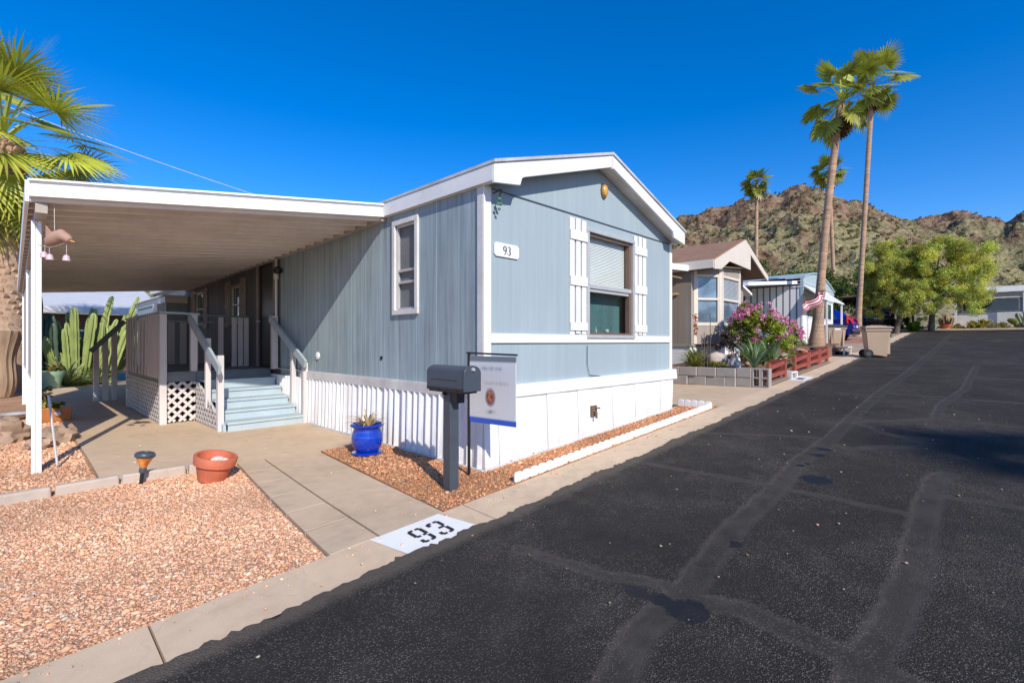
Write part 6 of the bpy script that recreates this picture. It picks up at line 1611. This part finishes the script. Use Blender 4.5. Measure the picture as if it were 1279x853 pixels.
# house behind the back of the driveway
h5 = thing('house', 'low house with a pale metal roof and brown wall behind the cactus clump', 'house', (-2, 26, 0))
mb = MB(); mb.box((-7, 26, -.1), (1.5, 32, 2.6)); mb.build('wall', mat_plain('brown_wall', (.13, .065, .045), .8, .25, 3), h5)
mb = MB(); mb.hexa([(-7.6, 25.0, 2.75), (1.8, 25.0, 2.75), (1.8, 32.5, 4.6), (-7.6, 32.5, 4.6), (-7.6, 25.0, 2.85), (1.8, 25.0, 2.85), (1.8, 32.5, 4.7), (-7.6, 32.5, 4.7)]); mb.build('roof', mat_plain('pale_metal_roof', (.60, .585, .57), .5, .1, 2), h5)
mb = MB(); mb.box((-7.6, 24.97, 2.60), (1.8, 24.998, 2.88)); mb.build('fascia', WHITE_OLD, h5)
for x2 in (-6.5, -2.9, 1.2): mb = MB(); mb.box((x2-.12, 25.1, -.1), (x2+.12, 25.3, 2.74)); mb.build('post', mat_plain('orange_post', (.5, .22, .10), .7), h5)
mb = MB(); mb.box((-1.9, 25.95, .9), (-.9, 25.995, 1.9)); wd = mb.build('window', WHITE_OLD, h5); mb = MB(); mb.box((-1.82, 25.92, .98), (-.98, 25.945, 1.82)); mb.build('pane', GLASS, wd)
# overhead wire from a pole beyond the palm to the far yard
pl = thing('utility_pole', 'weathered utility pole carrying the overhead wire, beyond the shaggy palm', 'utility pole', (-14, 22, 0))
mb = MB(); mb.tube([(-14, 22, -.2), (-14, 22, 13.0)], [.16, .11], 12); mb.build('pole', TREEBARK, pl, smooth=True)
mb = MB(); mb.bar((-14.9, 21.6, 12.4), (-13.1, 22.4, 12.4), .1, .12); mb.build('crossarm', TREEBARK, pl)
wp = [Vector((-14, 22, 12.4)).lerp(Vector((14, 20, 7.0)), k/20)-Vector((0, 0, .7*math.sin(math.pi*k/20))) for k in range(21)]
mb = MB(); mb.tube(wp, .011, 6); tag(mb.build('overhead_wire', WHITE_OLD, None), 'thin pale overhead wire crossing the sky above the carport', 'wire')
pl2 = dup(pl, (14, 20, -5.4), None, 'utility pole behind the blue grey home where the wire ends')

# palm on the other side of the street whose crown throws the shadow on the asphalt
fan_palm('fan_palm', 'fan palm across the street behind the viewer, throwing its shadow on the asphalt', (-.75, -16.9, -.2), (-.65, -16.8, 8.6), .4, .16, 34, .95, .85, 18, 141, dead=20, w=.07, barkm=SMOOTHB)

# ================================================================== HILLS
from mathutils import noise as mn
def interp(x, xs, ys): return float(np.interp(x, xs, ys))
# skyline: bearing (deg, 0 = +x, towards +y) -> elevation (deg), for the near (left) hill and the far (right) hill
SKL = ([-60, -20, -4, 2.3, 5.5, 9.2, 11.4, 13.2, 15, 17, 19.5, 22, 25, 28.5, 34, 42, 55, 80, 110], [1, 1.2, 1.5, 9.2, 10.4, 12.3, 14.1, 14.6, 14.3, 14.5, 14.4, 14.2, 13.8, 13.2, 12.3, 10.5, 8, 5, 3])
SKR = ([-60, -40, -25, -14, -8, -2.8, -1.6, .3, 1.6, 3.8, 6.2, 8, 12, 20, 40, 70, 110], [3, 6, 8.5, 9.8, 10.3, 10.7, 9.9, 11.0, 11.3, 10.7, 8.8, 7.6, 6, 5, 4, 3, 2])
def hillz(th, r, sk, r0, r1, seed):
    """height: rises from radius r0 to the crest at r1, falls behind"""
    el = interp(th, *sk); H = math.tan(R(el))*r1*.985
    s = (r-r0)/(r1-r0)
    if s <= 0: return 0
    if s <= 1: f = s**1.15*(1.15-.15*s)
    else: f = max(0, 1-(s-1)*.9)
    x = r*math.cos(R(th)); y = r*math.sin(R(th))
    n = mn.fractal(Vector((x*.02+seed, y*.02, 0)), .9, 2.1, 7)
    rdg = mn.ridged_multi_fractal(Vector((x*.05, y*.05, seed)), .8, 2.2, 6, 1, 2)
    return max(0, H*f + (n*6.5+(rdg-1.1)*3.6)*min(1, s*3)*(.45 if .9 < s < 1.15 else 1.0)*(H/40))
def hill_mat():
    t = NT('desert_hill'); P = t.pos()
    a = t.noise(P, .05, 6, .6); b = t.noise(P, .35, 6, .7); c = t.noise(P, 1.6, 4, .6)
    nz = t.sep(t.n('ShaderNodeNewGeometry').outputs['Normal'])[2]
    rock = t.ramp(b, [(.32, (.05, .031, .022)), (.46, (.165, .10, .066)), (.60, (.29, .19, .13)), (.8, (.42, .31, .225))])
    veg = t.ramp(c, [(.3, (.115, .102, .045)), (.5, (.235, .208, .104)), (.72, (.36, .315, .18))])
    zz = t.sep(P)[2]
    hi = t.ramp(t.math('DIVIDE', zz, 60), [(.13, 0), (.78, .27)])
    m = t.ramp(t.math('SUBTRACT', t.math('ADD', t.math('ADD', t.math('MULTIPLY', b, .55), t.math('MULTIPLY', a, .4)), t.math('MULTIPLY', nz, .35)), hi), [(.52, 0), (.64, 1)])
    col = t.mix(m, rock, veg)
    col = t.mix(1, col, t.ramp(t.noise(P, .9, 5, .7), [(.32, .72), (.6, 1.15)]), 'MULTIPLY')
    t.color(col); t.rough(.95); t.b.inputs['Specular IOR Level'].default_value = .1
    t.bump(t.math('ADD', t.math('MULTIPLY', b, 1.0), t.math('MULTIPLY', c, .6)), 1.0, .7)
    return t.m
HILLM = hill_mat(); HB = 1.8
HC = (-3.45, -3.74)
def make_hill(name, sk, r0, r1, seed, ths, rs):
    V = []; 
    for th in ths:
        for r in rs:
            z = hillz(th, r, sk, r0, r1, seed)
            V.append((HC[0]+r*math.cos(R(th)), HC[1]+r*math.sin(R(th)), z+HB-.6))
    n = len(rs); m = len(ths); a = np.arange(n*m).reshape(m, n)
    F = np.stack([a[:-1, :-1], a[:-1, 1:], a[1:, 1:], a[1:, :-1]], -1).reshape(-1, 4)
    o = npmesh(name, np.array(V), F, HILLM, smooth=False); o['kind'] = 'structure'
    return np.array(V).reshape(m, n, 3)
thsL = np.concatenate([np.arange(-14, 2, .8), np.arange(2, 36, .14), np.arange(36, 100, 1.2)]); thsR = np.concatenate([np.arange(-60, -14, 1.2), np.arange(-14, 16, .13), np.arange(16, 60, 1.2)])
VL = make_hill('hill', SKL, 62, 170, 3.0, thsL, np.concatenate([np.linspace(58, 176, 150), np.linspace(180, 280, 10)]))
VR = make_hill('hill', SKR, 95, 250, 8.0, thsR, np.concatenate([np.linspace(90, 258, 150), np.linspace(265, 380, 10)]))
# desert scrub and outcrops over both slopes: nobody could count these
r_ = np.random.default_rng(151)
def hill_scatter(VV, n, th_lo, th_hi, ths, kmax):
    ii = np.where((ths > th_lo) & (ths < th_hi))[0]
    i = r_.choice(ii, n); j = r_.integers(4, kmax, n)
    return VV[i, j]+r_.normal(0, .4, (n, 3))*np.array([1, 1, 0])
pL = hill_scatter(VL, 3000, 3, 34, thsL, 140); pR = hill_scatter(VR, 3400, -14, 14, thsR, 140)
pp = np.concatenate([pL, pR]); n = len(pp); s = np.exp(r_.normal(-.25, .40, n))*.27
k = 9; idx = np.repeat(np.arange(n), k); base = pp[idx]+rand_dirs(len(idx), r_)*s[idx][:, None]*np.array([.8, .8, .35])+np.array([0, 0, .3])*s[idx][:, None]
cb = np.array([(.15, .135, .055), (.20, .17, .075), (.11, .11, .04), (.24, .205, .10), (.30, .25, .14)])[r_.integers(0, 5, n)][idx]*r_.uniform(.7, 1.3, (len(idx), 1))
V, F, C = leaf_cloud(base, .5, .4, cb, r_, 0, .3)
o = npmesh('scrub', V, F, LEAF, None, C); tag(o, 'desert scrub scattered over the rocky hills', kind='stuff')
# ================================================================== LIGHT, SKY, CAMERA
d = Vector((.36, 1.0, -.73)).normalized()             # direction the sunlight travels
sun = bpy.data.lights.new('sun', 'SUN'); sun.energy = 5.0; sun.angle = R(.53); sun.color = (1.0, .935, .84)
so = bpy.data.objects.new('sun', sun); COL.objects.link(so); so.rotation_euler = d.to_track_quat('-Z', 'Y').to_euler(); so.location = (0, 0, 30)
w = bpy.data.worlds.new('World'); scene.world = w; w.use_nodes = True
nt = w.node_tree; nt.nodes.clear()
sky = nt.nodes.new('ShaderNodeTexSky'); sky.sky_type = 'NISHITA'; sky.sun_disc = False
to_sun = -d; sky.sun_elevation = math.asin(to_sun.z); sky.sun_rotation = math.atan2(to_sun.x, to_sun.y)
sky.air_density = 1.0; sky.dust_density = .25; sky.ozone_density = 3.0; sky.altitude = 400
hs = nt.nodes.new('ShaderNodeHueSaturation'); hs.inputs['Saturation'].default_value = 1.38; hs.inputs['Value'].default_value = 1.22
bgn = nt.nodes.new('ShaderNodeBackground'); bgn.inputs['Strength'].default_value = .15
ou = nt.nodes.new('ShaderNodeOutputWorld')
tint = nt.nodes.new('ShaderNodeMix'); tint.data_type = 'RGBA'; tint.blend_type = 'MULTIPLY'; tint.inputs[0].default_value = 1; tint.inputs[7].default_value = (.94, .92, 1.06, 1)
nt.links.new(sky.outputs[0], tint.inputs[6]); nt.links.new(tint.outputs[2], hs.inputs['Color']); nt.links.new(hs.outputs[0], bgn.inputs[0]); nt.links.new(bgn.outputs[0], ou.inputs[0])
cam = bpy.data.cameras.new('camera'); cam.lens = 17.0; cam.sensor_width = 36; cam.clip_end = 3000; cam.clip_start = .05
co_ = bpy.data.objects.new('camera', cam); COL.objects.link(co_); co_.location = (-3.45, -3.74, 1.35); co_.rotation_euler = (R(90), 0, R(-46))
scene.camera = co_
scene.view_settings.view_transform = 'Standard'; scene.view_settings.look = 'None'; scene.view_settings.exposure = 0; scene.view_settings.gamma = 1
scene.cycles.max_bounces = 8; scene.cycles.use_denoising = True
